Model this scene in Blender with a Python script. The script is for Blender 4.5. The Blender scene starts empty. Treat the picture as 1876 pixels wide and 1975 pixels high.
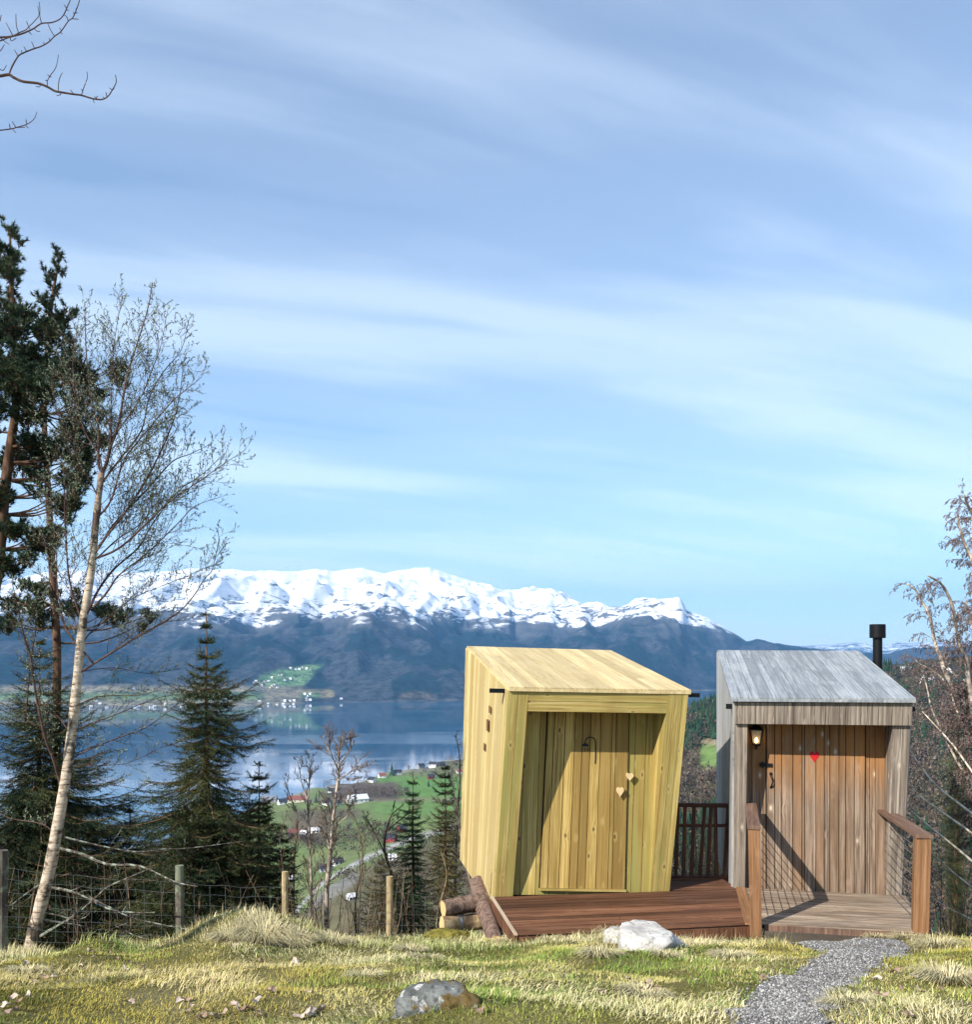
import bpy, math, random
import numpy as np
from mathutils import Vector, Matrix

scene = bpy.context.scene
COL = scene.collection
R = math.radians
# ------------------------------------------------------------------ camera, sky, sun
F, UC, VH, CZ = 1876.0, 938.0, 1268.0, 2.55          # focal length, centre column, horizon row (photo units), eye height
cam_d = bpy.data.cameras.new("camera"); cam = bpy.data.objects.new("camera", cam_d); COL.objects.link(cam)
cam.location = (0, 0, CZ); cam.rotation_euler = (R(90), 0, 0)
cam_d.sensor_fit = 'HORIZONTAL'; cam_d.sensor_width = 36; cam_d.lens = 36
cam_d.shift_y = (VH - 987.5) / F
cam_d.clip_start = 0.05; cam_d.clip_end = 90000
scene.camera = cam

SUN_EL, SUN_ROT = 34.0, 225.0
world = bpy.data.worlds.new("World"); scene.world = world; world.use_nodes = True
wn, wl = world.node_tree.nodes, world.node_tree.links
wn.clear()
def N(tree, t, **kw):
    n = tree.nodes.new(t)
    for k, v in kw.items():
        setattr(n, k, v)
    return n
def L(tree, a, b): tree.links.new(a, b)
def mathn(tree, op, a, b=None, c=None, clamp=False):
    n = tree.nodes.new('ShaderNodeMath'); n.operation = op; n.use_clamp = clamp
    for i, x in enumerate((a, b, c)):
        if x is None: continue
        if isinstance(x, (int, float)): n.inputs[i].default_value = x
        else: tree.links.new(x, n.inputs[i])
    return n.outputs[0]
def mixc(tree, fac, a, b, blend='MIX'):
    n = tree.nodes.new('ShaderNodeMix'); n.data_type = 'RGBA'; n.blend_type = blend; n.clamp_factor = True
    for s, x in ((n.inputs[0], fac), (n.inputs[6], a), (n.inputs[7], b)):
        if isinstance(x, (int, float)): s.default_value = x
        elif isinstance(x, (tuple, list)): s.default_value = (x[0], x[1], x[2], 1)
        else: tree.links.new(x, s)
    return n.outputs[2]
def noise(tree, vec, scale, detail=4, rough=.55, dist=0.0):
    n = tree.nodes.new('ShaderNodeTexNoise')
    n.inputs['Scale'].default_value = scale; n.inputs['Detail'].default_value = detail
    n.inputs['Roughness'].default_value = rough; n.inputs['Distortion'].default_value = dist
    if vec is not None: tree.links.new(vec, n.inputs['Vector'])
    return n.outputs['Fac']
def ramp(tree, fac, stops, interp='LINEAR'):
    n = tree.nodes.new('ShaderNodeValToRGB'); n.color_ramp.interpolation = interp
    e = n.color_ramp.elements
    while len(e) > 1: e.remove(e[-1])
    for i, (p, c) in enumerate(stops):
        if isinstance(c, (int, float)): c = (c, c, c)
        el = e[0] if i == 0 else e.new(p)
        el.position = p; el.color = (c[0], c[1], c[2], 1)
    tree.links.new(fac, n.inputs[0])
    return n.outputs[0]
def mapping(tree, vec, scale=(1, 1, 1), rot=(0, 0, 0), loc=(0, 0, 0)):
    n = tree.nodes.new('ShaderNodeMapping')
    n.inputs['Scale'].default_value = scale; n.inputs['Rotation'].default_value = rot; n.inputs['Location'].default_value = loc
    tree.links.new(vec, n.inputs['Vector'])
    return n.outputs[0]

t = world.node_tree
sky = N(t, 'ShaderNodeTexSky', sky_type='NISHITA', sun_disc=False, sun_elevation=R(SUN_EL), sun_rotation=R(SUN_ROT))
sky.altitude = 200; sky.air_density = 1.0; sky.dust_density = 0.25; sky.ozone_density = 1.6
tc = N(t, 'ShaderNodeTexCoord')
sep = N(t, 'ShaderNodeSeparateXYZ'); L(t, tc.outputs['Generated'], sep.inputs[0])
zz = mathn(t, 'ADD', mathn(t, 'MAXIMUM', sep.outputs[2], 0.0), 0.16)
cmb = N(t, 'ShaderNodeCombineXYZ')
L(t, mathn(t, 'DIVIDE', sep.outputs[0], zz), cmb.inputs[0]); L(t, mathn(t, 'DIVIDE', sep.outputs[1], zz), cmb.inputs[1])
# thin high cloud drawn out in long bands, two sheets of it plus a broad thicker veil
def cloudvec(ang, sx, sy, loc): return mapping(t, mapping(t, cmb.outputs[0], rot=(0, 0, R(ang))), scale=(sx, sy, 1), loc=loc)
c1 = noise(t, cloudvec(-14, .38, 1.7, (3.1, 1.2, 0)), 1.0, 5, .50, .5)
c2 = noise(t, cloudvec(-20, .9, 4.2, (7.4, 5.2, 0)), 1.0, 5, .52, .35)
c3 = noise(t, cloudvec(-8, .35, .7, (1.7, 8.3, 0)), 1.0, 3, .5, .2)
veil = mathn(t, 'ADD', mathn(t, 'MULTIPLY', c1, .46), mathn(t, 'ADD', mathn(t, 'MULTIPLY', c2, .32), mathn(t, 'MULTIPLY', c3, .32)))
veil = ramp(t, veil, [(.36, .08), (.49, .42), (.63, .88)], 'EASE')
tint = mixc(t, 1.0, sky.outputs[0], (.84, 1.0, 1.12), 'MULTIPLY')
high = ramp(t, sep.outputs[2], [(.10, 0.0), (.52, 1.0)])      # the veil is thin and bright low down, thicker and greyer overhead
cloudc = mixc(t, high, (7.6, 8.8, 9.6), (4.9, 5.7, 6.9))
skyc = mixc(t, mathn(t, 'MULTIPLY', veil, .72), mixc(t, high, tint, mixc(t, 1.0, tint, (.86, .90, .93), 'MULTIPLY')), cloudc)
bg = N(t, 'ShaderNodeBackground'); bg.inputs['Strength'].default_value = 0.10
out = N(t, 'ShaderNodeOutputWorld'); L(t, skyc, bg.inputs[0]); L(t, bg.outputs[0], out.inputs[0])

sd = bpy.data.lights.new("sun", 'SUN'); sun = bpy.data.objects.new("sun", sd); COL.objects.link(sun)
sd.energy = 5.0; sd.angle = R(0.5); sd.color = (1.0, .945, .86)
SUNV = Vector((math.sin(R(SUN_ROT)) * math.cos(R(SUN_EL)), math.cos(R(SUN_ROT)) * math.cos(R(SUN_EL)), math.sin(R(SUN_EL))))
sun.rotation_euler = SUNV.to_track_quat('Z', 'Y').to_euler(); sun.location = (-20, -20, 30)
scene.view_settings.view_transform = 'Standard'; scene.view_settings.look = 'None'
scene.view_settings.exposure = 0.74; scene.view_settings.gamma = 1.0; scene.view_settings.use_curve_mapping = False
scene.render.engine = 'CYCLES'
cy = scene.cycles
cy.use_denoising = True; cy.max_bounces = 5; cy.diffuse_bounces = 2; cy.glossy_bounces = 3; cy.transmission_bounces = 3
cy.transparent_max_bounces = 6; cy.volume_bounces = 0; cy.sample_clamp_indirect = 6
cy.use_adaptive_sampling = True; cy.adaptive_threshold = 0.015

# ------------------------------------------------------------------ helpers
rng = random.Random(7); nr = np.random.default_rng(11)
def P(u, v, d): return Vector(((u - UC) * d / F, d, CZ - (v - VH) * d / F))
def tag(o, label=None, cat=None, group=None, kind=None):
    for k, v in (('label', label), ('category', cat), ('group', group), ('kind', kind)):
        if v: o[k] = v
    return o
def empty(name, loc, rz=0.0):
    o = bpy.data.objects.new(name, None); o.location = loc; o.rotation_euler = (0, 0, rz); o.empty_display_size = .1
    COL.objects.link(o); return o
def setparent(o, p):
    # children are built in world coordinates; keep them there
    if p is not None:
        o.parent = p
        q = p
        M = Matrix.LocRotScale(Vector(q.location), q.rotation_euler, q.scale)
        while q.parent is not None:
            q = q.parent
            if q.type == 'EMPTY': M = Matrix.LocRotScale(Vector(q.location), q.rotation_euler, q.scale) @ M
        o.matrix_parent_inverse = M.inverted() if p.type == 'EMPTY' else Matrix.Identity(4)
        if p.type != 'EMPTY': o.matrix_parent_inverse = Matrix.Identity(4)
class MB:
    def __init__(s): s.v, s.f, s.uv = [], [], []
    def hexa(s, a, b, uvs=None):
        """a: 4 points of one face, b: the 4 opposite points (same order)"""
        i = len(s.v); s.v += [tuple(p) for p in a] + [tuple(p) for p in b]
        faces = [(0, 1, 2, 3), (7, 6, 5, 4), (0, 4, 5, 1), (1, 5, 6, 2), (2, 6, 7, 3), (3, 7, 4, 0)]
        for q in faces:
            s.f.append(tuple(i + k for k in q))
            for k in q:
                if uvs: s.uv.append(uvs[k % 4])
                else:
                    p = s.v[i + k]; s.uv.append((p[0] + p[1], p[2]))
    def box(s, c, sx, sy, sz, rz=0.0, M=None):
        pts = []
        for z in (-.5, .5):
            for x, y in ((-.5, -.5), (.5, -.5), (.5, .5), (-.5, .5)):
                p = Vector((x * sx, y * sy, z * sz))
                if M is not None: p = M @ p
                elif rz: p = Matrix.Rotation(rz, 3, 'Z') @ p
                pts.append(Vector(c) + p)
        s.hexa(pts[:4], pts[4:])
    def beam(s, a, b, w, h, up=Vector((0, 0, 1)), uvo=None):
        """rectangular timber from a to b; uv runs along it"""
        a, b = Vector(a), Vector(b); d = b - a; ln = d.length; d = d.normalized()
        x = d.cross(up).normalized(); y = x.cross(d).normalized()
        o = uvo if uvo is not None else (rng.random() * 20, rng.random() * 20)
        i = len(s.v)
        for p in (a, b):
            for sx, sy in ((-.5, -.5), (.5, -.5), (.5, .5), (-.5, .5)):
                s.v.append(tuple(p + x * (w * sx) + y * (h * sy)))
        wi = (w, h, w, h); acc = [0, w, w + h, 2 * w + h, 2 * w + 2 * h]
        for k in range(4):
            k2 = (k + 1) % 4
            s.f.append((i + k, i + k2, i + 4 + k2, i + 4 + k))
            s.uv += [(o[0] + acc[k], o[1]), (o[0] + acc[k + 1], o[1]), (o[0] + acc[k + 1], o[1] + ln), (o[0] + acc[k], o[1] + ln)]
        for q in ((3, 2, 1, 0), (4, 5, 6, 7)):
            s.f.append(tuple(i + k for k in q)); s.uv += [(o[0], o[1]), (o[0] + w, o[1]), (o[0] + w, o[1] + .03), (o[0], o[1] + .03)]
    def tube(s, pts, radii, n=6, cap=True):
        m = len(pts); i0 = len(s.v)
        ref = Vector((.31, .17, .93))
        L_ = 0.0
        for j in range(m):
            p = pts[j]
            d = (pts[min(j + 1, m - 1)] - pts[max(j - 1, 0)])
            if d.length < 1e-9: d = Vector((0, 0, 1))
            d = d.normalized()
            x = d.cross(ref)
            if x.length < 1e-3: x = d.cross(Vector((1, 0, 0)))
            x = x.normalized(); y = x.cross(d)
            r = radii[j]
            for k in range(n):
                a = 2 * math.pi * k / n
                s.v.append(tuple(p + x * (math.cos(a) * r) + y * (math.sin(a) * r)))
        for j in range(m - 1):
            for k in range(n):
                k2 = (k + 1) % n
                s.f.append((i0 + j * n + k, i0 + j * n + k2, i0 + (j + 1) * n + k2, i0 + (j + 1) * n + k))
                s.uv += [(k / n, j), ((k + 1) / n, j), ((k + 1) / n, j + 1), (k / n, j + 1)]
        if cap and n > 3:
            s.f.append(tuple(i0 + k for k in reversed(range(n)))); s.uv += [(0, 0)] * n
            s.f.append(tuple(i0 + (m - 1) * n + k for k in range(n))); s.uv += [(0, 0)] * n
    def prism(s, outline, nrm):
        """outline: list of Vector, extruded by vector nrm"""
        i = len(s.v); n = len(outline)
        s.v += [tuple(p) for p in outline] + [tuple(p + nrm) for p in outline]
        s.f.append(tuple(reversed(range(i, i + n)))); s.uv += [(0, 0)] * n
        s.f.append(tuple(range(i + n, i + 2 * n))); s.uv += [(0, 0)] * n
        for k in range(n):
            k2 = (k + 1) % n
            s.f.append((i + k, i + k2, i + n + k2, i + n + k)); s.uv += [(0, 0)] * 4
    def poly(s, pts):
        i = len(s.v); s.v += [tuple(p) for p in pts]; s.f.append(tuple(range(i, i + len(pts)))); s.uv += [(p[0], p[1]) for p in pts]
    def build(s, name, mat, parent=None, smooth=False, bevel=0.0, fix=True):
        me = bpy.data.meshes.new(name); me.from_pydata(s.v, [], s.f)
        uvl = me.uv_layers.new(name="UVMap"); uvl.data.foreach_set('uv', np.array(s.uv, 'f').ravel())
        me.materials.append(mat)
        if smooth: me.polygons.foreach_set('use_smooth', np.ones(len(me.polygons), bool))
        if fix:
            import bmesh
            bm = bmesh.new(); bm.from_mesh(me); bmesh.ops.recalc_face_normals(bm, faces=bm.faces); bm.to_mesh(me); bm.free()
        o = bpy.data.objects.new(name, me); COL.objects.link(o)
        setparent(o, parent)
        if bevel:
            m = o.modifiers.new('bevel', 'BEVEL'); m.width = bevel; m.segments = 2; m.limit_method = 'ANGLE'
        return o
def npmesh(name, V, Fc, mat, parent=None, colors=None, smooth=False):
    """V (n,3) Fc (m,k) arrays; colors (n,3) as a point attribute 'col'"""
    me = bpy.data.meshes.new(name)
    V = np.asarray(V, 'f'); Fc = np.asarray(Fc, 'i'); m, k = Fc.shape
    me.vertices.add(len(V)); me.vertices.foreach_set('co', V.ravel())
    me.loops.add(m * k); me.loops.foreach_set('vertex_index', Fc.ravel())
    me.polygons.add(m); me.polygons.foreach_set('loop_start', np.arange(0, m * k, k, dtype='i'))
    me.polygons.foreach_set('loop_total', np.full(m, k, 'i'))
    if smooth: me.polygons.foreach_set('use_smooth', np.ones(m, bool))
    me.update(calc_edges=True)
    if colors is not None:
        a = me.color_attributes.new('col', 'FLOAT_COLOR', 'POINT')
        c4 = np.ones((len(V), 4), 'f'); c4[:, :3] = colors; a.data.foreach_set('color', c4.ravel())
    me.materials.append(mat)
    o = bpy.data.objects.new(name, me); COL.objects.link(o); setparent(o, parent)
    return o
def gridfaces(nx, ny):
    i = np.arange(nx - 1)[None, :] + np.arange(ny - 1)[:, None] * nx
    return np.stack([i, i + 1, i + nx + 1, i + nx], -1).reshape(-1, 4)
def vnoise(x, y, seed=0):
    x = np.asarray(x, float); y = np.asarray(y, float)
    xi = np.floor(x).astype(np.int64); yi = np.floor(y).astype(np.int64)
    fx = x - xi; fy = y - yi; fx = fx * fx * (3 - 2 * fx); fy = fy * fy * (3 - 2 * fy)
    def h(a, b):
        n = (a * 374761393 + b * 668265263 + seed * 974634777) & 0x7fffffff
        n = ((n ^ (n >> 13)) * 1274126177) & 0x7fffffff
        n = (n ^ (n >> 16)) & 0xffff
        return n / 65535.0
    return (h(xi, yi) * (1 - fx) + h(xi + 1, yi) * fx) * (1 - fy) + (h(xi, yi + 1) * (1 - fx) + h(xi + 1, yi + 1) * fx) * fy
def fbm(x, y, oct=4, seed=0):
    a, s, tot = 1.0, 0.0, 0.0
    for o in range(oct):
        s = s + a * vnoise(x * 2 ** o, y * 2 ** o, seed + o); tot += a; a *= .5
    return s / tot
def ss(a, b, x):
    q = np.clip((np.asarray(x, float) - a) / (b - a), 0, 1); return q * q * (3 - 2 * q)

# ------------------------------------------------------------------ materials
def newmat(name, rough=.8, spec=.3):
    m = bpy.data.materials.new(name); m.use_nodes = True; tr = m.node_tree
    b = tr.nodes['Principled BSDF']; b.inputs['Roughness'].default_value = rough
    b.inputs['Specular IOR Level'].default_value = spec
    return m, tr, b
def bump(tr, b, h, strength, dist=.01):
    n = tr.nodes.new('ShaderNodeBump'); n.inputs['Strength'].default_value = strength; n.inputs['Distance'].default_value = dist
    tr.links.new(h, n.inputs['Height']); tr.links.new(n.outputs[0], b.inputs['Normal'])
def wood(name, dark, mid, light, knot=(.12, .05, .02), var=.3, weather=None, green=None, ornz=None, rough=.75, knots=1.0, boardhue=None, joint=False):
    m, tr, b = newmat(name, rough, .2)
    uv = N(tr, 'ShaderNodeUVMap'); geo = N(tr, 'ShaderNodeNewGeometry')
    rnd = geo.outputs['Random Per Island']
    off = N(tr, 'ShaderNodeCombineXYZ'); L(tr, mathn(tr, 'MULTIPLY', rnd, 37.0), off.inputs[0]); L(tr, mathn(tr, 'MULTIPLY', rnd, 91.0), off.inputs[2])
    va = N(tr, 'ShaderNodeVectorMath', operation='ADD'); L(tr, uv.outputs[0], va.inputs[0]); L(tr, off.outputs[0], va.inputs[1])
    vec = va.outputs[0]
    # knots bend the grain round them
    vk = N(tr, 'ShaderNodeTexVoronoi'); vk.inputs['Scale'].default_value = 1.0; vk.inputs['Randomness'].default_value = 1.0
    L(tr, mapping(tr, vec, (6.5, 3.2, 1)), vk.inputs['Vector'])
    kd = vk.outputs['Distance']
    near = ramp(tr, kd, [(.0, 1.0), (.30, 0.0)])
    gx = N(tr, 'ShaderNodeVectorMath', operation='ADD')
    cx = N(tr, 'ShaderNodeCombineXYZ'); L(tr, mathn(tr, 'MULTIPLY', near, .025), cx.inputs[0])
    L(tr, vec, gx.inputs[0]); L(tr, cx.outputs[0], gx.inputs[1])
    g1 = noise(tr, mapping(tr, gx.outputs[0], (55, 1.1, 1)), 1.0, 4, .6, .6)
    g2 = noise(tr, mapping(tr, gx.outputs[0], (210, 5, 1)), 1.0, 3, .6)
    g3 = noise(tr, mapping(tr, vec, (7, .7, 1)), 1.0, 3, .5)
    g = mathn(tr, 'ADD', mathn(tr, 'MULTIPLY', g1, .6), mathn(tr, 'ADD', mathn(tr, 'MULTIPLY', g2, .2), mathn(tr, 'MULTIPLY', g3, .2)))
    col = ramp(tr, g, [(.36, dark), (.50, mid), (.62, light)])
    # every board its own tone
    bright = mathn(tr, 'ADD', 1 - var / 2, mathn(tr, 'MULTIPLY', rnd, var))
    vm = N(tr, 'ShaderNodeVectorMath', operation='SCALE'); L(tr, col, vm.inputs[0]); L(tr, bright, vm.inputs['Scale'])
    col = vm.outputs[0]
    if boardhue is not None:
        r2 = mathn(tr, 'FRACT', mathn(tr, 'MULTIPLY', rnd, 17.37))
        col = mixc(tr, mathn(tr, 'MULTIPLY', ramp(tr, r2, [(.45, 0.0), (.9, 1.0)]), .75), col, boardhue)
    if green is not None:
        gm = noise(tr, mapping(tr, vec, (9, .8, 1)), 1.0, 3, .6)
        gm = ramp(tr, gm, [(.46, 0.0), (.62, .8)])
        col = mixc(tr, gm, col, green)
    if ornz is not None:                    # wood sheltered from the rain keeps its fresh orange colour
        z0, z1, oc = ornz
        sp = N(tr, 'ShaderNodeSeparateXYZ'); L(tr, geo.outputs['Position'], sp.inputs[0])
        e = mathn(tr, 'ADD', sp.outputs[2], mathn(tr, 'MULTIPLY', mathn(tr, 'SUBTRACT', noise(tr, mapping(tr, vec, (9, 1.2, 1)), 1.0, 3), .5), .55))
        e = mathn(tr, 'ADD', e, mathn(tr, 'MULTIPLY', mathn(tr, 'SUBTRACT', rnd, .5), .16))
        mr = N(tr, 'ShaderNodeMapRange'); L(tr, e, mr.inputs[0]); mr.inputs[1].default_value = z0; mr.inputs[2].default_value = z1
        fac = mathn(tr, 'MULTIPLY', mr.outputs[0], .92)
        col = mixc(tr, fac, col, mixc(tr, g, (oc[0] * .55, oc[1] * .5, oc[2] * .4), (oc[0] * 1.3, oc[1] * 1.25, oc[2] * 1.2)))
    if weather is not None:
        wm = noise(tr, mapping(tr, vec, (22, 1.3, 1)), 1.0, 4, .65)
        col = mixc(tr, ramp(tr, wm, [(.50, 0.0), (.70, .75)]), col, weather)
    if knots:
        # pale halo, dark heart
        col = mixc(tr, mathn(tr, 'MULTIPLY', ramp(tr, kd, [(.10, .5), (.22, 0.0)]), knots), col, light)
        col = mixc(tr, mathn(tr, 'MULTIPLY', ramp(tr, kd, [(.055, .9), (.11, 0.0)]), knots), col, knot)
    stain = noise(tr, mapping(tr, geo.outputs['Position'], (2.2, 2.2, .9)), 1.0, 4, .6)
    col = mixc(tr, ramp(tr, stain, [(.50, 0.0), (.72, .38)]), col, dark)
    L(tr, col, b.inputs['Base Color'])
    bump(tr, b, g, .45, .006)
    return m
def plain(name, c, rough=.6, metal=0.0, nscale=0, namp=.25, spec=.3):
    m, tr, b = newmat(name, rough, spec); b.inputs['Metallic'].default_value = metal
    if nscale:
        tc_ = N(tr, 'ShaderNodeTexCoord'); f = noise(tr, tc_.outputs['Object'], nscale, 5, .6)
        L(tr, ramp(tr, f, [(.3, tuple(x * (1 - namp) for x in c)), (.7, tuple(x * (1 + namp) for x in c))]), b.inputs['Base Color'])
        bump(tr, b, f, .2, .01)
    else: b.inputs['Base Color'].default_value = (*c, 1)
    return m
def emit(name, c, s):
    m = bpy.data.materials.new(name); m.use_nodes = True; tr = m.node_tree
    b = tr.nodes['Principled BSDF']; b.inputs['Base Color'].default_value = (*c, 1)
    b.inputs['Emission Color'].default_value = (*c, 1); b.inputs['Emission Strength'].default_value = s
    return m
def foliage(name, c1, c2, c3, scale=2.5, rough=.7):
    """leaf material: clumps of different greens, each leaf a little different"""
    m, tr, b = newmat(name, rough, .25)
    geo = N(tr, 'ShaderNodeNewGeometry')
    f = noise(tr, geo.outputs['Position'], scale, 3, .6)
    f = mathn(tr, 'ADD', mathn(tr, 'MULTIPLY', f, .7), mathn(tr, 'MULTIPLY', geo.outputs['Random Per Island'], .3))
    L(tr, ramp(tr, f, [(.36, c1), (.5, c2), (.66, c3)]), b.inputs['Base Color'])
    return m
def barkmat(name, c1, c2, lich=None, scale=14):
    m, tr, b = newmat(name, .9, .1)
    geo = N(tr, 'ShaderNodeNewGeometry')
    f = noise(tr, mapping(tr, geo.outputs['Position'], (1, 1, .35)), scale, 5, .65)
    col = ramp(tr, f, [(.38, c1), (.62, c2)])
    if lich is not None:
        f2 = noise(tr, geo.outputs['Position'], scale * .6, 4, .6)
        col = mixc(tr, ramp(tr, f2, [(.5, 0.0), (.6, .8)]), col, lich)
    L(tr, col, b.inputs['Base Color']); bump(tr, b, f, .6, .01)
    return m
M = {}
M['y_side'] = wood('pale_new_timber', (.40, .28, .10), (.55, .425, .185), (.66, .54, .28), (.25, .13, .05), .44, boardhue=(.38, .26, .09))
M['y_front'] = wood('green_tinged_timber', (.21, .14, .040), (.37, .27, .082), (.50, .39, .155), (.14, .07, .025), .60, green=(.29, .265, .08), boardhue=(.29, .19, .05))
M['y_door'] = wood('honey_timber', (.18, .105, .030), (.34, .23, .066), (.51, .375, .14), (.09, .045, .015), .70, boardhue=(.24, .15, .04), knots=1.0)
M['y_roof'] = wood('roof_timber', (.40, .285, .125), (.54, .42, .215), (.63, .51, .29), (.30, .19, .09), .36, knots=.5)
M['g_wall'] = wood('weathered_timber', (.08, .06, .048), (.20, .16, .125), (.38, .32, .25), (.50, .43, .33), .42, weather=(.36, .31, .25), knots=.9)
M['g_side'] = wood('silver_timber', (.20, .20, .20), (.34, .34, .33), (.48, .47, .45), (.2, .17, .14), .30, weather=(.5, .47, .42), knots=.6)
M['g_door'] = wood('weathered_door_timber', (.065, .042, .03), (.17, .118, .082), (.34, .255, .185), (.60, .48, .34), .60, weather=(.31, .235, .165), boardhue=(.20, .115, .06), ornz=(1.00, 1.50, (.33, .16, .055)), knots=1.0)
M['g_roof'] = wood('silver_roof_timber', (.14, .155, .17), (.25, .27, .285), (.38, .40, .41), (.15, .16, .17), .36, weather=(.40, .41, .40), boardhue=(.17, .185, .195), knots=.7)
M['brown'] = wood('brown_stained_deck', (.045, .02, .011), (.115, .05, .026), (.22, .11, .062), (.04, .02, .01), .90, knots=.4)
M['lit_edge'] = wood('sunlit_edge_tone', (.3, .22, .15), (.42, .32, .22), (.55, .44, .32), var=.1, knots=0)  # pale tone stands for sunlight along the deck edge
M['g_deck'] = wood('worn_deck', (.095, .062, .040), (.22, .16, .108), (.41, .33, .25), (.1, .07, .05), .45, weather=(.44, .37, .31), knots=.3)
M['post'] = wood('stained_post', (.13, .06, .028), (.235, .12, .055), (.34, .19, .095), (.11, .04, .02), .15, knots=1.0)
M['rail'] = wood('weathered_rail', (.09, .05, .035), (.16, .095, .065), (.25, .16, .11), var=.1, knots=0)
M['red_rail'] = wood('dark_red_timber', (.04, .018, .012), (.085, .038, .024), (.15, .07, .04), var=.5, knots=0)
M['black'] = plain('black_metal', (.012, .012, .014), .45, .6)
M['dark'] = plain('dark_gap', (.02, .014, .008), .9)
M['steel'] = plain('cable_steel', (.35, .33, .30), .45, .8)
M['red'] = plain('red_paint', (.42, .008, .012), .5)
M['heart'] = plain('pale_plywood', (.62, .46, .24), .7, nscale=30, namp=.12)
M['black_paint'] = plain('black_paint', (.012, .012, .02), .6)
# ------------------------------------------------------------------ terrain
BY = [-6, 0, 3, 4.2, 5, 6, 7, 8, 8.9, 9.5, 10.2, 11, 12.5, 14, 20, 40, 100, 250, 370, 520, 800, 1100, 1400, 1475, 1560, 1900]
BZ = [1.1, 1.05, 1.03, .97, .83, .62, .40, .18, -.04, -.2, -.42, -.8, -1.6, -2.5, -5.6, -16, -46, -100, -118, -131, -151, -167, -177, -180.5, -186, -190]
SH_U = [-900, 0, 250, 530, 900, 1150, 3000]; SH_D = [600, 700, 900, 1230, 1750, 1800, 1800]
HU = [-900, 1100, 1180, 1250, 1320, 1350, 1390, 1500, 1650, 1740, 1876, 2300, 3000]
HV = [1700, 1700, 1500, 1432, 1392, 1378, 1364, 1335, 1307, 1296, 1286, 1262, 1235]
def terrain(x, y):
    x = np.asarray(x, float); y = np.asarray(y, float)
    yy = np.maximum(y, .5); u = UC + F * x / yy
    sh = np.interp(u, SH_U, SH_D)
    k = ss(150, 380, y); ys = y * (1 - k + k * 1450 / sh)
    z = np.interp(ys, BY, BZ)
    # near knoll: soft hummocks
    near = 1 - ss(11, 16, y)
    z = z + near * ((fbm(x * .9, y * .9, 3, 5) - .5) * .15 + (fbm(x * 1.9, y * 1.9, 2, 6) - .5) * .07 + (fbm(x * 3.1, y * 3.1, 2, 9) - .5) * .035)
    def hump(cx, cy, rx, ry, h): return h * np.exp(-(((x - cx) / rx) ** 2 + ((y - cy) / ry) ** 2) ** 1.3)
    z = z + hump(-2.02, 8.45, .62, .40, .25) + hump(-3.38, 8.5, .26, .22, .13) - hump(-.25, 9.1, .75, .7, .07)
    z = z - .9 * ss(4.2, 6.0, x) * ss(7.0, 9.5, y) * near - .12 * ss(-2.6, -4.2, x) * near * ss(5, 8, y)
    z = z - .12 * ss(.2, .9, x) * ss(8.9, 9.5, y) * (1 - ss(12, 16, y))
    # mid hillside roughness
    m = ss(14, 60, y)
    z = z + m * (fbm(x / 30., y / 30., 4, 21) - .5) * np.minimum(y * .05, 9)
    # wooded hill on the right
    hv = np.interp(u, HU, HV); ztop = CZ - (hv - VH) * 900 / F
    prof_up = ss(0, 1, (y - 260) / 640.0) * .55 + .45 * np.clip((y - 260) / 640.0, 0, 1)
    zb = np.interp(260, BY, BZ)
    hill = np.where(y < 900, zb + (ztop - zb) * prof_up, ztop + (-192 - ztop) * ss(900, 1500, y))
    hill = hill + (fbm(x / 60., y / 60., 4, 33) - .5) * 12 * ss(300, 500, y)
    w = ss(1120, 1260, u) * ss(240, 300, y)
    return np.where(w > 0, np.maximum(z, hill * w + z * (1 - w)), z)
def TZ(x, y): return float(terrain(x, y))
def thit(u, v, d0=3.0, d1=2500.0):
    d = np.geomspace(d0, d1, 4000); x = (u - UC) * d / F; zr = CZ - (v - VH) * d / F
    below = zr < terrain(x, d)
    if not below.any(): return None
    i = int(np.argmax(below)); return Vector((x[i], d[i], float(terrain(x[i], d[i]))))

def pathmask(x, y):
    """gravel path: 1 inside; widens in front of the grey deck"""
    cx = np.interp(y, [3.5, 4.3, 5.2, 6.2, 7.0, 7.8, 8.4, 9.2], [1.15, 1.28, 1.66, 2.25, 2.72, 3.0, 3.1, 3.2])
    hw = np.interp(y, [3.5, 4.3, 5.2, 6.2, 7.0, 7.8, 8.4, 9.2], [.21, .21, .20, .20, .24, .38, .58, .64])
    n = (fbm(x * 5, y * 5, 3, 77) - .5) * .22
    return ss(.06, -.08, np.abs(x - cx) - hw + n)

# near ground sheet
xs = np.linspace(-22, 22, 441); ys = np.linspace(-6, 13.3, 240)
X, Y = np.meshgrid(xs, ys); Z = terrain(X, Y)
m, tr, b = newmat('turf', .95, .1)
geo = N(tr, 'ShaderNodeNewGeometry'); pos = geo.outputs['Position']
n1 = noise(tr, pos, 1.1, 5, .6); n2 = noise(tr, pos, 14, 5, .7); n3 = noise(tr, pos, 70, 3, .7)
c = ramp(tr, n1, [(.36, (.14, .145, .030)), (.50, (.22, .195, .05)), (.62, (.29, .25, .10))])
c = mixc(tr, ramp(tr, n2, [(.40, 0.0), (.65, .8)]), c, (.25, .20, .10))
c = mixc(tr, ramp(tr, n3, [(.35, .7), (.6, 0.0)]), c, (.045, .04, .016))
L(tr, c, b.inputs['Base Color']); bump(tr, b, n3, .8, .03)
M['turf'] = m
g = npmesh('ground', np.stack([X, Y, Z], -1).reshape(-1, 3), gridfaces(len(xs), len(ys)), m, smooth=True)
tag(g, kind='structure')

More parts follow.
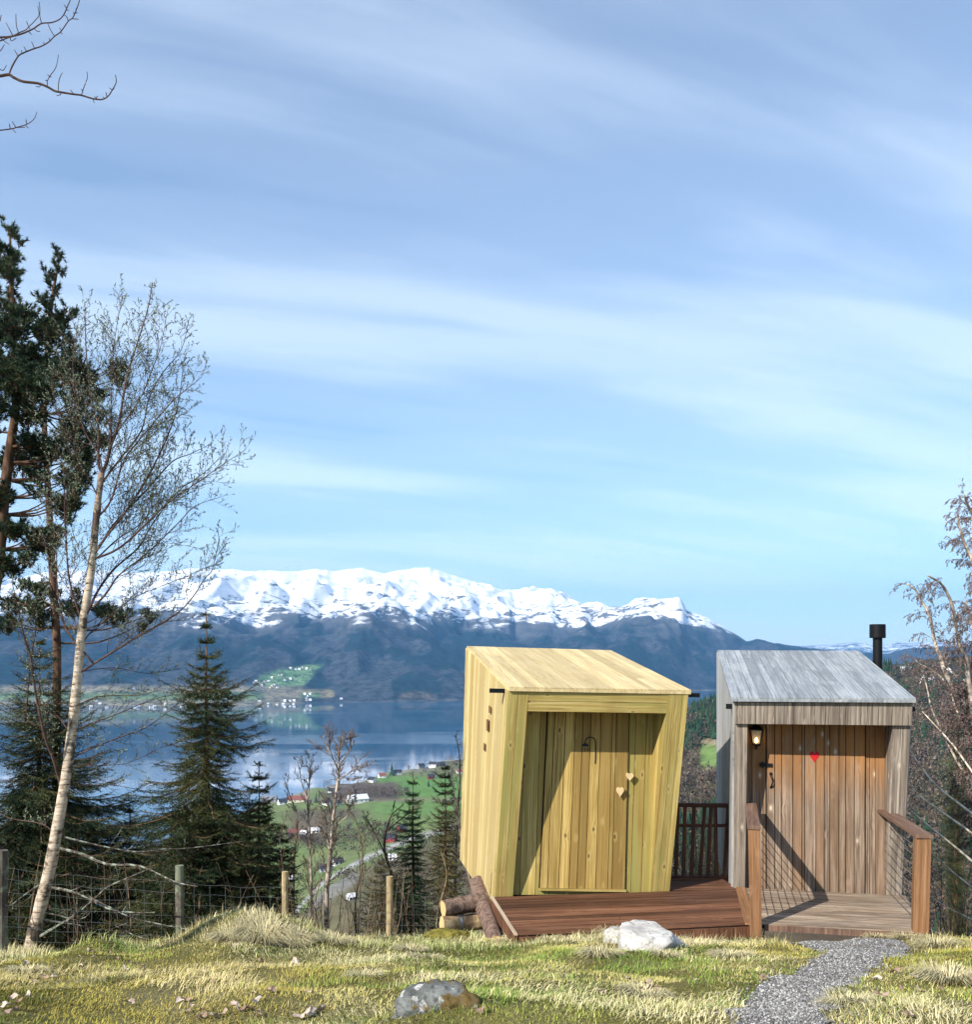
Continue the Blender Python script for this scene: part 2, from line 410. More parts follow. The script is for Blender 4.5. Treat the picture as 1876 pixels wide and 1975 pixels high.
# hillside and shore land: fine in azimuth, coarse in depth
us = np.arange(-900, 2900, 5.0); ds = np.geomspace(13.0, 1950, 330)
U, D = np.meshgrid(us, ds); X = (U - UC) * D / F; Z = terrain(X, D) - .05 * (D < 13.4)
Vp = VH + (CZ - Z) * F / D
col = np.zeros(X.shape + (3,)); col[:] = (.085, .062, .038)
nn = fbm(X / 40, D / 40, 4, 51); n_s = fbm(X / 9, D / 9, 3, 57)
col += (nn[..., None] - .5) * np.array([.10, .075, .04])
def patch(mask, c, soft=None):
    global col
    mm = np.clip(mask, 0, 1)[..., None]; col = col * (1 - mm) + np.array(c) * mm
def band(q, a, b_, s=6): return ss(a - s, a + s, q) * (1 - ss(b_ - s, b_ + s, q))
far = ss(330, 420, D)
# green fields on the headland
head = ss(300, 420, U) * (1 - ss(1120, 1180, U)) * far
fieldn = fbm(X / 90, D / 60, 3, 63)
patch(head * band(Vp, 1488, 1760, 6), (.135, .18, .06))
patch(head * ss(.50, .62, fieldn) * .6, (.15, .17, .07))
patch(head * band(Vp, 1497, 1536, 3) * ss(725, 735, U), (.11, .205, .05))
patch(head * band(Vp, 1543, 1572, 4) * ss(700, 740, U), (.12, .20, .055))
patch(head * band(Vp, 1540, 1546, 2), (.17, .15, .10))
patch(head * band(Vp, 1508, 1541, 3) * band(U, 630, 770, 14), (.10, .075, .055))
patch(head * band(Vp - .0 * U, 1560, 1580, 5) * band(U, 560, 700, 25), (.10, .085, .05))
patch(head * band(Vp, 1575, 1620, 8) * band(U, 560, 640, 20), (.13, .10, .06))
rv = np.interp(U, [540, 619, 680, 740, 805, 900], [1790, 1706, 1668, 1640, 1614, 1590])
patch(head * ss(0, 14, Vp - rv - 12), (.13, .115, .06))
patch(head * band(Vp - rv, -4, 4, 2.0), (.33, .32, .31))
patch(head * band(Vp - rv, 14, 40, 6) * band(U, 600, 690, 15), (.21, .20, .17))
patch(head * band(Vp, 1470, 1490, 3), (.13, .13, .06))
# right-hand hill
rh = ss(1180, 1260, U) * far
patch(rh * ss(.40, .6, nn) * .6, (.06, .065, .03))
patch(rh * band(U, 1352, 1420, 4) * band(Vp, 1434, 1479, 3), (.14, .21, .06))
patch(rh * band(U, 1352, 1420, 4) * band(Vp, 1427, 1436, 2), (.26, .21, .13))
patch(rh * band(U, 1335, 1420, 4) * band(Vp, 1484, 1489, 2), (.25, .24, .17))
patch(rh * band(U, 1745, 1850, 10) * band(Vp, 1293, 1311, 4), (.12, .13, .06))
patch(rh * band(U, 1725, 1880, 10) * band(Vp, 1318, 1324, 2), (.42, .42, .42))
patch(rh * band(U, 1750, 1800, 10) * band(Vp, 1395, 1404, 3), (.24, .22, .15))
patch(rh * band(U, 1800, 2000, 10) * band(Vp, 1405, 1500, 8), (.10, .14, .04))
patch(rh * band(U, 1740, 1880, 10) * band(Vp, 1486, 1492, 2), (.2, .18, .12))
# shore strip
patch(ss(-176, -178.5, Z) * far, (.22, .21, .17))
col *= (0.8 + .4 * n_s[..., None]); col = np.clip(col, .01, 1)
m, tr, b = newmat('hillside_cover', .95, .05)
at = N(tr, 'ShaderNodeVertexColor', layer_name='col'); geo = N(tr, 'ShaderNodeNewGeometry')
f = noise(tr, geo.outputs['Position'], .12, 6, .7)
vm = N(tr, 'ShaderNodeVectorMath', operation='SCALE'); L(tr, at.outputs[0], vm.inputs[0]); L(tr, mathn(tr, 'ADD', .55, mathn(tr, 'MULTIPLY', f, .9)), vm.inputs['Scale'])
L(tr, vm.outputs[0], b.inputs['Base Color']); bump(tr, b, noise(tr, geo.outputs['Position'], .5, 5, .7), .6, 1.0)
h = npmesh('hillside', np.stack([X, D, Z], -1).reshape(-1, 3), gridfaces(len(us), len(ds)), m, colors=col.reshape(-1, 3), smooth=True)
tag(h, kind='structure')

# fjord
ZW = -179.0
m, tr, b = newmat('fjord_water', .03, .5)
geo = N(tr, 'ShaderNodeNewGeometry')
b.inputs['Base Color'].default_value = (.018, .07, .135, 1); b.inputs['IOR'].default_value = 2.3
st = noise(tr, mapping(tr, geo.outputs['Position'], (.0011, .0035, 1), rot=(0, 0, R(6))), 1.0, 5, .6, .6)
patchy = ramp(tr, st, [(.50, 0.0), (.60, 1.0)])
L(tr, mathn(tr, 'ADD', .05, mathn(tr, 'MULTIPLY', patchy, .09)), b.inputs['Roughness'])
wv = noise(tr, mapping(tr, geo.outputs['Position'], (.05, .12, 1)), 1.0, 3, .6)
bn = N(tr, 'ShaderNodeBump'); L(tr, wv, bn.inputs['Height']); bn.inputs['Distance'].default_value = .30
L(tr, mathn(tr, 'ADD', .02, mathn(tr, 'MULTIPLY', patchy, .16)), bn.inputs['Strength']); L(tr, bn.outputs[0], b.inputs['Normal'])
w_ = npmesh('water', [(-16000, 300, ZW), (20000, 300, ZW), (20000, 17500, ZW), (-16000, 17500, ZW)], [(0, 1, 2, 3)], m)
tag(w_, kind='structure')

# mountains across the fjord (heights taken as the tallest of several ridges)
FS_U = [-1200, 300, 500, 627, 760, 900, 1200, 1330, 1390, 1700, 3200]; FS_V = [1372, 1366, 1362, 1356.6, 1354.5, 1350.8, 1342, 1333, 1331, 1330, 1330]
LA = (9000, [-1200, -300, 0, 150, 280, 372, 465, 527, 566, 611, 647, 697, 724, 745, 772, 802, 828, 861, 900, 931, 946, 970, 1010, 1064, 1085, 1127, 1200, 1300, 1450, 1700, 3200],
      [1120, 1110, 1118, 1104, 1108, 1096, 1102, 1100, 1103, 1097.5, 1102, 1094.4, 1103, 1106.5, 1101, 1095.3, 1094.4, 1106, 1117, 1127, 1132, 1138, 1136, 1134.4, 1144, 1166, 1200, 1240, 1275, 1300, 1300])
LB = (7900, [-1200, 900, 960, 1043, 1085, 1127, 1168, 1200, 1238, 1259, 1285, 1311, 1318, 1325, 1340, 1356, 1390, 1425, 1440, 1480, 1600, 3200],
      [1340, 1340, 1260, 1207, 1189, 1172, 1171, 1170, 1161.5, 1156, 1153.5, 1152, 1160, 1177, 1184, 1189, 1206, 1226, 1236, 1256, 1290, 1300])
LF = (6000, [-1200, 0, 300, 480, 600, 655, 700, 760, 864, 900, 940, 1000, 1060, 1150, 1400, 3200], [1240, 1240, 1232, 1262, 1262, 1252, 1243, 1232, 1221, 1225, 1231, 1236, 1246, 1262, 1300, 1320])
LG = (7000, [-1200, 1340, 1400, 1436, 1460, 1521, 1603, 1700, 1760, 1876, 3200], [1345, 1345, 1262, 1239, 1233.5, 1245, 1254, 1262, 1250, 1246, 1235])
us = np.arange(-1200, 3200, 3.5); nrow = 230
q = np.linspace(0, 1, nrow); U, Q = np.meshgrid(us, q)
shore = 181.5 * F / (np.interp(us, FS_U, FS_V) - VH)
D = shore[None, :] + (10200 - shore[None, :]) * Q
X = (U - UC) * D / F
Z = np.full(X.shape, -215.0)
rid = 1 - np.abs(2 * fbm(X / 900, D / 2600, 5, 81) - 1)
rid2 = 1 - np.abs(2 * fbm(X / 260, D / 900, 4, 87) - 1)
f1 = fbm(X / 500, D / 500, 5, 91)
for li, (dr, lu, lv) in enumerate((LA, LB, LF, LG)):
    zt = CZ - (np.interp(U, lu, lv) - VH) * dr / F
    T_ = (D - shore[None, :]) / (dr - shore[None, :])
    tt = np.clip(T_, 0, 1)
    pw = (1.05, .8, .9, .85)[li]
    prof = tt ** pw
    zz_ = ZW + 1 + (zt - ZW) * prof
    amp = np.clip(tt * (1 - tt) * 4, 0, 1)
    rel = np.clip((zt - ZW) / 900, .15, 1)
    zz_ = zz_ + amp * rel * ((rid - .62) * 380 + (rid2 - .6) * 220 + (f1 - .5) * 130) + tt * (fbm(U / 9., D * 0 + li * 7, 2, 3) - .5) * 14
    zz_ = np.where(T_ > 1, zt - (D - dr) * .35, zz_)
    Z = np.maximum(Z, zz_)
edge = ss(0, .03, Q); Z = (ZW - 4) * (1 - edge) + Z * edge
Vp = VH + (CZ - Z) * F / D
lc = np.zeros(X.shape + (3,)); tree_n = fbm(X / 160, D / 300, 4, 101)
lc[:] = (.010, .022, .024)
brown = ss(.47, .53, tree_n)[..., None]; lc = lc * (1 - brown) + np.array((.038, .042, .048)) * brown
def lp(mask, c):
    global lc
    mm = np.clip(mask, 0, 1)[..., None]; lc = lc * (1 - mm) + np.array(c) * mm
fn = (fbm(X / 140, D / 200, 3, 105) - .5) * 26
lp(band(U + fn * 1.2 + (Vp - 1305) * .9, 498, 600, 6) * band(Vp + fn * .35 + np.interp(U, [498, 611], [-10, 8]), 1290, 1325, 3), (.10, .17, .07))
lp(band(U + fn, 560, 640, 5) * band(Vp, 1330, 1345, 3), (.20, .17, .09))
lp(band(U + fn, 575, 615, 5) * band(Vp, 1336, 1345, 2), (.09, .15, .06))
lp((1 - ss(560, 600, U)) * band(Vp + fn * .25, 1322, 1362, 4), (.17, .15, .10))
lp((1 - ss(500, 520, U)) * band(Vp + fn * .3, 1334, 1350, 3), (.09, .13, .05))
lp(ss(1.0, 0, np.abs(Vp - 1304 - .12 * (U - 520)) ) * band(U, 515, 570, 4), (.35, .34, .32))
lp(band(U + fn, 770, 840, 8) * band(Vp + fn * .4, 1338, 1350, 3) * .6, (.14, .10, .07))
lp(ss(.010, .005, Q), (.30, .27, .22))
m, tr, b = newmat('mountain_cover', .95, .05)
at = N(tr, 'ShaderNodeVertexColor', layer_name='col'); geo = N(tr, 'ShaderNodeNewGeometry'); pos = geo.outputs['Position']
sp = N(tr, 'ShaderNodeSeparateXYZ'); L(tr, pos, sp.inputs[0])
fine = noise(tr, pos, .03, 6, .8); mid = noise(tr, mapping(tr, pos, (.0022, .0022, .007)), 1.0, 8, .66, .4); big = noise(tr, mapping(tr, pos, (.0009, .0006, .0009)), 1.0, 4, .6)
sm = N(tr, 'ShaderNodeVectorMath', operation='SCALE'); L(tr, at.outputs[0], sm.inputs[0]); L(tr, ramp(tr, fine, [(.40, .35), (.60, 1.7)]), sm.inputs['Scale'])
rockc = mixc(tr, fine, (.06, .06, .065), (.17, .165, .17))
hz = mathn(tr, 'ADD', sp.outputs[2], mathn(tr, 'ADD', mathn(tr, 'MULTIPLY', mathn(tr, 'SUBTRACT', big, .5), 260), mathn(tr, 'MULTIPLY', mathn(tr, 'SUBTRACT', mid, .5), 420)))
snow = N(tr, 'ShaderNodeMapRange'); L(tr, hz, snow.inputs[0]); snow.inputs[1].default_value = 215; snow.inputs[2].default_value = 250
above = N(tr, 'ShaderNodeMapRange'); L(tr, hz, above.inputs[0]); above.inputs[1].default_value = 130; above.inputs[2].default_value = 240
# bare rock showing through the snow, thinning out with height
rk = noise(tr, mapping(tr, pos, (.0055, .0030, .016), rot=(0, R(14), R(20))), 1.0, 9, .80, .6)
thr = mathn(tr, 'ADD', rk, mathn(tr, 'MULTIPLY', mathn(tr, 'SUBTRACT', sp.outputs[2], 420), -.00026))
rock = ramp(tr, thr, [(.548, 0.0), (.568, 1.0)])
lowc = mixc(tr, above.outputs[0], sm.outputs[0], rockc)
sfac = mathn(tr, 'MULTIPLY', snow.outputs[0], mathn(tr, 'SUBTRACT', 1.0, rock))
L(tr, mixc(tr, sfac, lowc, (.86, .88, .92)), b.inputs['Base Color'])
bump(tr, b, mathn(tr, 'ADD', mathn(tr, 'MULTIPLY', mid, 1.0), mathn(tr, 'MULTIPLY', fine, .2)), .5, 60)
MX, MD, MZ, MV = X, D, Z, VH + (CZ - Z) * F / D
mo = npmesh('mountains', np.stack([X, D, Z], -1).reshape(-1, 3), gridfaces(len(us), nrow), m, colors=np.clip(lc, .01, 1).reshape(-1, 3), smooth=True)
tag(mo, kind='structure')
# the far snow-topped plateau
us = np.arange(1250, 3400, 5.0); q = np.linspace(0, 1, 60); U, Q = np.meshgrid(us, q); D = 12000 + 4800 * Q; X = (U - UC) * D / F
zt = CZ - (np.interp(U, [1250, 1436, 1520, 1570, 1603, 1646, 1686, 1710, 1735, 1780, 1876, 2200, 3400], [1290, 1252, 1246, 1244, 1243.5, 1238.7, 1242.6, 1244, 1237.7, 1239, 1235, 1228, 1240]) - VH) * 16000 / F
tt = np.clip(Q / .833, 0, 1)
Z = ZW + (zt - ZW) * tt ** .8 + 4 * tt * (1 - tt) * ((fbm(X / 1300, D / 2000, 4, 111) - .5) * 180) - np.clip(Q - .833, 0, 1) * 2500
m2 = m.copy(); m2.name = 'far_mountain_cover'
for n_ in m2.node_tree.nodes:
    if n_.type == 'MAP_RANGE' and n_.inputs[1].default_value == 215: n_.inputs[1].default_value = 40; n_.inputs[2].default_value = 110
m = m2
fm = npmesh('far_mountains', np.stack([X, D, Z], -1).reshape(-1, 3), gridfaces(len(us), 60), m, colors=np.tile(np.array((.035, .04, .035)), (X.size, 1)), smooth=True)
tag(fm, kind='structure')
# ------------------------------------------------------------------ sheds, decks, railings
class Plane:
    def __init__(s, a, b, c): s.p = Vector(a); s.n = (Vector(b) - s.p).cross(Vector(c) - s.p).normalized()
    def hit(s, u, v):
        o = Vector((0, 0, CZ)); d = Vector(((u - UC) / F, 1, -(v - VH) / F)); tt = (s.p - o).dot(s.n) / d.dot(s.n); return o + d * tt
def lerp(a, b, t): return a + (b - a) * t
def planks(mb, a, b, c, d, n, nrm, th=.02, gap=.007, horiz=False, joints=0.0, jit=.25, rg=rng):
    """boards filling quad a(bottom left) b(bottom right) c(top right) d(top left); run up the quad, or across if horiz"""
    if horiz: a, b, c, d = a, d, c, b       # swap the axes
    w = ((b - a).length + (c - d).length) / 2; ln = ((d - a).length + (c - b).length) / 2
    cuts = [0.0]
    for i in range(1, n): cuts.append((i + (rg.random() - .5) * jit * 2) / n)
    cuts.append(1.0); g = gap / max(w, .01) / 2
    for i in range(n):
        s0, s1 = cuts[i] + (g if i else 0), cuts[i + 1] - (g if i < n - 1 else 0)
        segs = [0.0, 1.0]
        if joints and rg.random() < joints: segs = [0.0, rg.uniform(.15, .85), 1.0]
        for j in range(len(segs) - 1):
            t0, t1 = segs[j] + (.0015 if j else 0), segs[j + 1]
            q = [lerp(lerp(a, b, s), lerp(d, c, s), t_) for s, t_ in ((s0, t0), (s1, t0), (s1, t1), (s0, t1))]
            ou, ov = rg.random() * 30, rg.random() * 30
            th_ = th + rg.random() * .0012
            uv = [(ou, ov), (ou + (s1 - s0) * w, ov), (ou + (s1 - s0) * w, ov + (t1 - t0) * ln), (ou, ov + (t1 - t0) * ln)]
            mb.hexa([p + nrm * th_ for p in q], q, uv)
UP = Vector((0, 0, 1))
def heart_outline(c, ex, ey, w, h, n=40):
    pts = []
    for i in range(n):
        a = 2 * math.pi * i / n
        x = 16 * math.sin(a) ** 3; y = 13 * math.cos(a) - 5 * math.cos(2 * a) - 2 * math.cos(3 * a) - math.cos(4 * a)
        pts.append(c + ex * (x / 32 * w) + ey * ((y + 2.5) / 29 * h))
    return pts

def slab(mb, q, nrm, th): mb.hexa([p for p in q], [p - nrm * th for p in q])
def shed(name, label, g):
    """g: dict of measured geometry; returns root and the planes used for fittings"""
    FBL, FBR, FTL, FTR = g['FBL'], g['FBR'], g['FTL'], g['FTR']
    root = empty(name, (FBL + FBR) / 2); tag(root, label, 'shed')
    inn = g['inn']; out_ = -inn
    fn = (FBR - FBL).cross(FTL - FBL).normalized()
    if fn.y > 0: fn = -fn
    right = (FBR - FBL).normalized()
    wallp, OTL, OTR, OBL, OBR = g['wall'], g['OTL'], g['OTR'], g['OBL'], g['OBR']
    wn_ = wallp.n if wallp.n.y < 0 else -wallp.n
    def back(p, off=0.0):       # push a front point inwards until it meets the door wall
        tt = (wallp.p - p).dot(wallp.n) / inn.dot(wallp.n); return p + inn * (tt + off)
    # side walls
    BTL, BBL, SBL = g['BTL'], g['BBL'], g['SBL']; BTR, BBR, SBR = g['BTR'], g['BBR'], g['SBR']
    SBL = SBL + inn * .03; SBR = SBR + inn * .03; FL3, FR3 = FTL + inn * .03, FTR + inn * .03
    mb = MB(); ln_ = (SBL - BBL).cross(BTL - BBL).normalized()
    if ln_.x > 0: ln_ = -ln_
    planks(mb, BBL, SBL, FL3, BTL, g['nside'], ln_, .018, .005)
    slab(mb, [BBL, SBL, FL3, BTL], ln_, .05)
    mb.build('side_wall', M[g['m_side']], root)
    mb = MB(); rn_ = -ln_
    planks(mb, SBR, BBR, BTR, FR3, g['nside'], rn_, .018, .005)
    slab(mb, [SBR, BBR, BTR, FR3], rn_, .05)
    mb.build('side_wall', M[g['m_side']], root)
    mb = MB(); planks(mb, BBL, BBR, BTR, BTL, g['nside'], inn, .018, .005); slab(mb, [BBL, BBR, BTR, BTL], inn, .05)
    mb.build('back_wall', M[g['m_side']], root)
    mb = MB(); slab(mb, [SBL, SBR, BBR, BBL], Vector((0, 0, -1)), .08); mb.build('floor', M['dark'], root)
    # front frame: jambs with the reveal behind them
    def jamb(bl, br, tr_, tl, n, side):
        mb = MB(); e = fn * .002
        planks(mb, bl, br, tr_, tl, n, fn, .02, .004, jit=.1)
        mb.hexa([bl, br, tr_, tl], [back(bl, .02), back(br, .02), back(tr_, .02), back(tl, .02)])
        if side == 'R':     # cladding on the reveal that faces the opening
            rv = -right
            planks(mb, bl + fn * .02, back(bl), back(tl), tl + fn * .02, 3, rv, .012, .004, jit=.1)
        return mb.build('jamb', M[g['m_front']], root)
    a, b_, c_, d_ = lerp(FBL, FTL, g['hdr']), lerp(FBR, FTR, g['hdr']), FTR, FTL
    TL2 = lerp(d_, c_, (OTL - a).length / (b_ - a).length); TR2 = lerp(c_, d_, (b_ - OTR).length / (b_ - a).length)
    if g['hdr_over']:
        jamb(FBL, OBL, OTL, a, g['nj'], 'L'); jamb(OBR, FBR, b_, OTR, g['nj'] + 1, 'R')
    else:
        jamb(FBL, OBL, TL2, FTL, g['nj'], 'L'); jamb(OBR, FBR, FTR, TR2, g['nj'] + 1, 'R')
    # header over the opening
    mb = MB()
    if g['hdr_over']:
        e = fn * .045
        planks(mb, a + e, b_ + e, c_ + e, d_ + e, 17, fn, .02, .005); mb.hexa([a + e, b_ + e, c_ + e, d_ + e], [back(a), back(b_), back(c_), back(d_)])
    else:
        planks(mb, OTL, OTR, TR2, TL2, 2, fn, .016, .005, horiz=True, jit=.0)
        mb.hexa([OTL, OTR, TR2, TL2], [back(OTL), back(OTR), back(TR2), back(TL2)])
    mb.build('header', M[g['m_front']], root)
    # recessed door wall
    wb0, wb1 = back(FBL), back(FBR); upv = g['up']
    H = g['H']; mb = MB()
    planks(mb, wb0, wb1, wb1 + upv * H, wb0 + upv * H, g['nwall'], wn_, .012, .007, jit=.35)
    slab(mb, [wb0, wb1, wb1 + upv * H, wb0 + upv * H], wn_, .03)
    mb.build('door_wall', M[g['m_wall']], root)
    # door
    DTL, DTR, DBL, DBR = [wallp.hit(*q) for q in g['door']]
    o1 = wn_ * .0135; mb = MB()
    ex = right * .016; slab(mb, [DBL - ex - upv * .014 + o1, DBR + ex - upv * .014 + o1, DTR + ex + upv * .1 + o1, DTL - ex + upv * .1 + o1], wn_, .004)
    gapo = mb.build('door_gap_shade', M['dark'], root)  # dark sheet behind the door, painted as the shaded gap round it
    mb = MB(); o2 = wn_ * .015
    planks(mb, DBL + o2, DBR + o2, DTR + upv * .1 + o2, DTL + upv * .1 + o2, g['ndoor'], wn_, .02, .008, jit=.4)
    door = mb.build('door', M[g['m_door']], root)
    # roof
    r = g['roof']; rn = (r[1] - r[0]).cross(r[3] - r[0]).normalized()
    if rn.z < 0: rn = -rn
    mb = MB(); planks(mb, r[0], r[1], r[2], r[3], g['nroof'], rn, .016, .004, joints=g['joints'])
    slab(mb, r, rn, .028)
    roof = mb.build('roof', M[g['m_roof']], root)
    return root, door, fn, right, wn_, roof

# --- yellow shed
FBL, FBR, FTL = P(954.5, 1727.5, 10.4), P(1290.2, 1725.6, 10.67), P(981, 1330, 9.98)
fp = Plane(FBL, FBR, FTL); hr = Vector((FBR.x - FBL.x, FBR.y - FBL.y, 0)).normalized(); inn = Vector((-hr.y, hr.x, 0))
upv = Vector((.030, 0, 1)).normalized()
wb = FBL + inn * .05; wallp = Plane(wb, wb + (FBR - FBL), wb + upv)
BTL = P(901.3, 1249.5, 13.1); BBL = P(890.3, 1657.4, 13.26); SBL = FBL + (FBL - FTL) * .067; FBLy = FBL
BTR = P(1178, 1257.5, 13.45); FTR = fp.hit(1327.6, 1337.5); SBR = FBR + (FBR - FTR) * .067; BBR = BBL + (BTR - BTL)
Y = dict(FBL=FBL, FBR=FBR, FTL=FTL, FTR=FTR, inn=inn, wall=wallp, up=upv, BTL=BTL, BBL=BBL, SBL=SBL, BTR=BTR, BBR=BBR, SBR=SBR,
         OTL=fp.hit(1016.7, 1370.7), OTR=fp.hit(1287.1, 1375.0), OBL=fp.hit(989, 1727.5), OBR=fp.hit(1256.3, 1725.6),
         H=2.2, hdr=.89, hdr_over=False, nside=19, nj=2, nwall=13, ndoor=9, nroof=21, joints=.5,
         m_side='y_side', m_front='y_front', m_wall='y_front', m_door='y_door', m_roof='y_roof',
         door=[(1057.5, 1374.4), (1212.3, 1374.4), (1041.8, 1710.8), (1203.8, 1713.6)],
         roof=[P(982.7, 1327.5, 9.93), P(1333.9, 1333.9, 10.22), P(1179.2, 1256.2, 13.47), P(901.0, 1248.3, 13.12)])
# header line where the opening ends, measured along the front edge
Y['hdr'] = (Y['OTL'].z - FBL.z) / (FTL.z - FBL.z)
yroot, ydoor, fn, right, wn_, _ = shed('timber_shed', 'new yellow timber shed with slanting walls and a shower emblem on its door', Y)
# steel bar of the gutter sticking out on both sides
mb = MB(); a = fp.hit(947.5, 1336) - fn * .10; b_ = fp.hit(1355.6, 1345) - fn * .10
dv = (b_ - a).normalized(); mb.beam(a, a + dv * .20, .045, .045); mb.build('gutter_spout', M['black'], yroot)
mb = MB(); mb.beam(b_, b_ - dv * .20, .045, .045); mb.build('gutter_spout', M['black'], yroot)
# dark raised plates painted as the shade inside small square wall openings
M['vent'] = plain('vent_shade', (.17, .085, .03), .9)
lp_ = Plane(BBL, SBL, BTL); lnn = lp_.n if lp_.n.x < 0 else -lp_.n
for q in (((286, 477), (294, 477), (294, 522), (286, 522)), ((272, 560), (283, 560), (282, 632), (271, 632)), ((254, 707), (262, 707), (261, 752), (253, 752))):
    pts = [lp_.hit(856.96 + x * .31441, 1210.9 + y * .31441) + lnn * .019 for x, y in q]
    mb = MB(); mb.prism(pts, lnn * .004); mb.build('vent_shade_plate', M['vent'], yroot)
# door threshold
mb = MB(); mb.beam(wallp.hit(1040, 1713.5) + wn_ * .03, wallp.hit(1206, 1716) + wn_ * .03, .05, .022); mb.build('threshold', M['y_front'], yroot)
# shower emblem
def dp(zx, zy, o=.037): return wallp.hit(1105.4 + zx * .07861, 1397.2 + zy * .07861) + wn_ * o
mb = MB()
pp = [(287, 460), (287, 420), (300, 370), (335, 330), (385, 308), (440, 306), (490, 325), (525, 365), (542, 420), (545, 520), (541, 640), (536, 800), (530, 950)]
mb.tube([dp(x, y) for x, y in pp], [.0068] * len(pp), 6)
hd = [(200, 528), (205, 500), (222, 474), (250, 456), (287, 448), (325, 456), (352, 474), (370, 500), (375, 528)]
mb.prism([dp(x, y) for x, y in hd], wn_ * .006)
for x in (207, 272, 347): mb.prism([dp(x - 8, 572), dp(x + 8, 572), dp(x + 6, 645), dp(x - 6, 645)], wn_ * .005)
mb.build('shower_emblem', M['black_paint'], ydoor)
def hv(c, ang, w, h, o, th, mat, name, parent, nrm, rt):
    ex = (Matrix.Rotation(ang, 3, nrm) @ rt).normalized(); ey = ex.cross(-nrm).normalized()
    if ey.z < 0: ey = -ey
    mb = MB(); mb.prism(heart_outline(c + nrm * o, ex, ey, w, h), nrm * th); 
    return mb.build(name, mat, parent)
hc = wallp.hit(1212.4, 1497.4)
k1 = hv(hc, R(0), .083, .088, .05, .018, M['heart'], 'heart_latch', ydoor, wn_, right)
k1["label"] = 'upper wooden heart over the door gap'
hc2 = wallp.hit(1193.3, 1526)
k2 = hv(hc2, R(0), .082, .108, .06, .018, M['heart'], 'heart_knob', ydoor, wn_, right)
k2["label"] = 'lower wooden heart knob of the door'
for q_, h_ in ((hc, .055), (hc2, .065)):
    mb = MB(); mb.tube([q_ + wn_ * .03, q_ + wn_ * h_], [.012, .012], 8); mb.build('knob_stem', M['heart'], ydoor)

# --- grey shed
FBL, FBR, FTL = P(1415, 1711.6, 10.8), P(1738.6, 1734.7, 10.39), P(1418, 1351.5, 10.38)
fp = Plane(FBL, FBR, FTL); hr = Vector((FBR.x - FBL.x, FBR.y - FBL.y, 0)).normalized(); inn = Vector((-hr.y, hr.x, 0))
wb = FBL + inn * .05; gwall = Plane(wb, wb + (FBR - FBL), wb + UP)
BTL = P(1385.6, 1257.5, 13.6); BBL = BTL - Vector((0, 0, 2.85)); SBL = FBL + (FBL - FTL) * .067; FTR = fp.hit(1759, 1352)
BTR = P(1657.5, 1258.5, 13.2); BBR = BTR - Vector((0, 0, 2.85)); SBR = FBR + (FBR - FTR) * .067
G = dict(FBL=FBL, FBR=FBR, FTL=FTL, FTR=FTR, inn=inn, wall=gwall, up=UP, BTL=BTL, BBL=BBL, SBL=SBL, BTR=BTR, BBR=BBR, SBR=SBR,
         OTL=fp.hit(1442.4, 1393), OTR=fp.hit(1724.7, 1397.2), OBL=fp.hit(1438, 1714.9), OBR=fp.hit(1712.2, 1730.7),
         H=2.03, hdr=.885, hdr_over=True, nside=18, nj=1, nwall=15, ndoor=12, nroof=18, joints=.9,
         m_side='g_side', m_front='g_wall', m_wall='g_door', m_door='g_door', m_roof='g_roof',
         door=[(1480.3, 1394.6), (1668.3, 1396.2), (1480.3, 1715.5), (1667.6, 1724.8)],
         roof=[P(1411, 1347.8, 10.27), P(1767.7, 1350, 9.84), P(1657.9, 1257.4, 13.22), P(1384.6, 1256, 13.62)])
G['hdr'] = (G['OTL'].z - FBL.z) / (FTL.z - FBL.z)
groot, gdoor, gfn, gright, gwn, _ = shed('timber_shed', 'weathered grey timber shed with a red heart on its door and a black flue', G)
hv(gwall.hit(1571.3, 1459.5), 0, .10, .128, .0365, .003, M['red'], 'red_heart', gdoor, gwn, gright)
mb = MB(); a = fp.hit(1401, 1367.5) - gfn * .12; dv = gright
mb.beam(a, a + dv * .12, .05, .055); mb.build('gutter_spout', M['black'], groot)
mb = MB(); b_ = fp.hit(1769, 1372) - gfn * .10; mb.beam(b_ - dv * .12, b_, .05, .05); mb.build('gutter_spout', M['black'], groot)
# latch and pull handle
mb = MB(); a = gwall.hit(1466, 1474); b_ = gwall.hit(1490, 1474.5); mb.beam(a + gwn * .045, b_ + gwn * .045, .02, .035); mb.beam(a + gwn * .02 + gright * .03, a + gwn * .045 + gright * .03, .02, .06)
mb.build('latch', M['black'], gdoor)
mb = MB(); hp = [gwall.hit(1487 + x, y) + gwn * o for x, y, o in ((0, 1494, .037), (1, 1496, .05), (3, 1502, .07), (3.5, 1508, .072), (2, 1514, .06), (0, 1518, .037))]
mb.tube(hp, [.012, .009, .007, .007, .009, .012], 8); mb.tube([gwall.hit(1487.5, 1491.5) + gwn * .035, gwall.hit(1487.5, 1491.5) + gwn * .045], [.018, .018], 10)
mb.build('handle', M['black'], gdoor)
# flue
c = P(1693.8, 1268, 12.35); root2 = groot
zb, zt = 1.4, CZ + (1268 - 1229) / F * 12.35; zc = CZ + (1268 - 1204) / F * 12.35
mb = MB(); mb.tube([Vector((c.x, c.y, z)) for z in (zb, zb + .02, zt)], [.058] * 3, 24)
mb.tube([Vector((c.x, c.y, zb + .12)), Vector((c.x - .16, c.y, zb + .12))], [.055, .055], 16)
fl = mb.build('flue', M['black'], groot, smooth=False)
mb = MB(); mb.tube([Vector((c.x, c.y, z)) for z in (zt - .01, zt, zc - .008, zc)], [.094, .098, .098, .093], 28); mb.build('flue_cap', M['black'], fl)
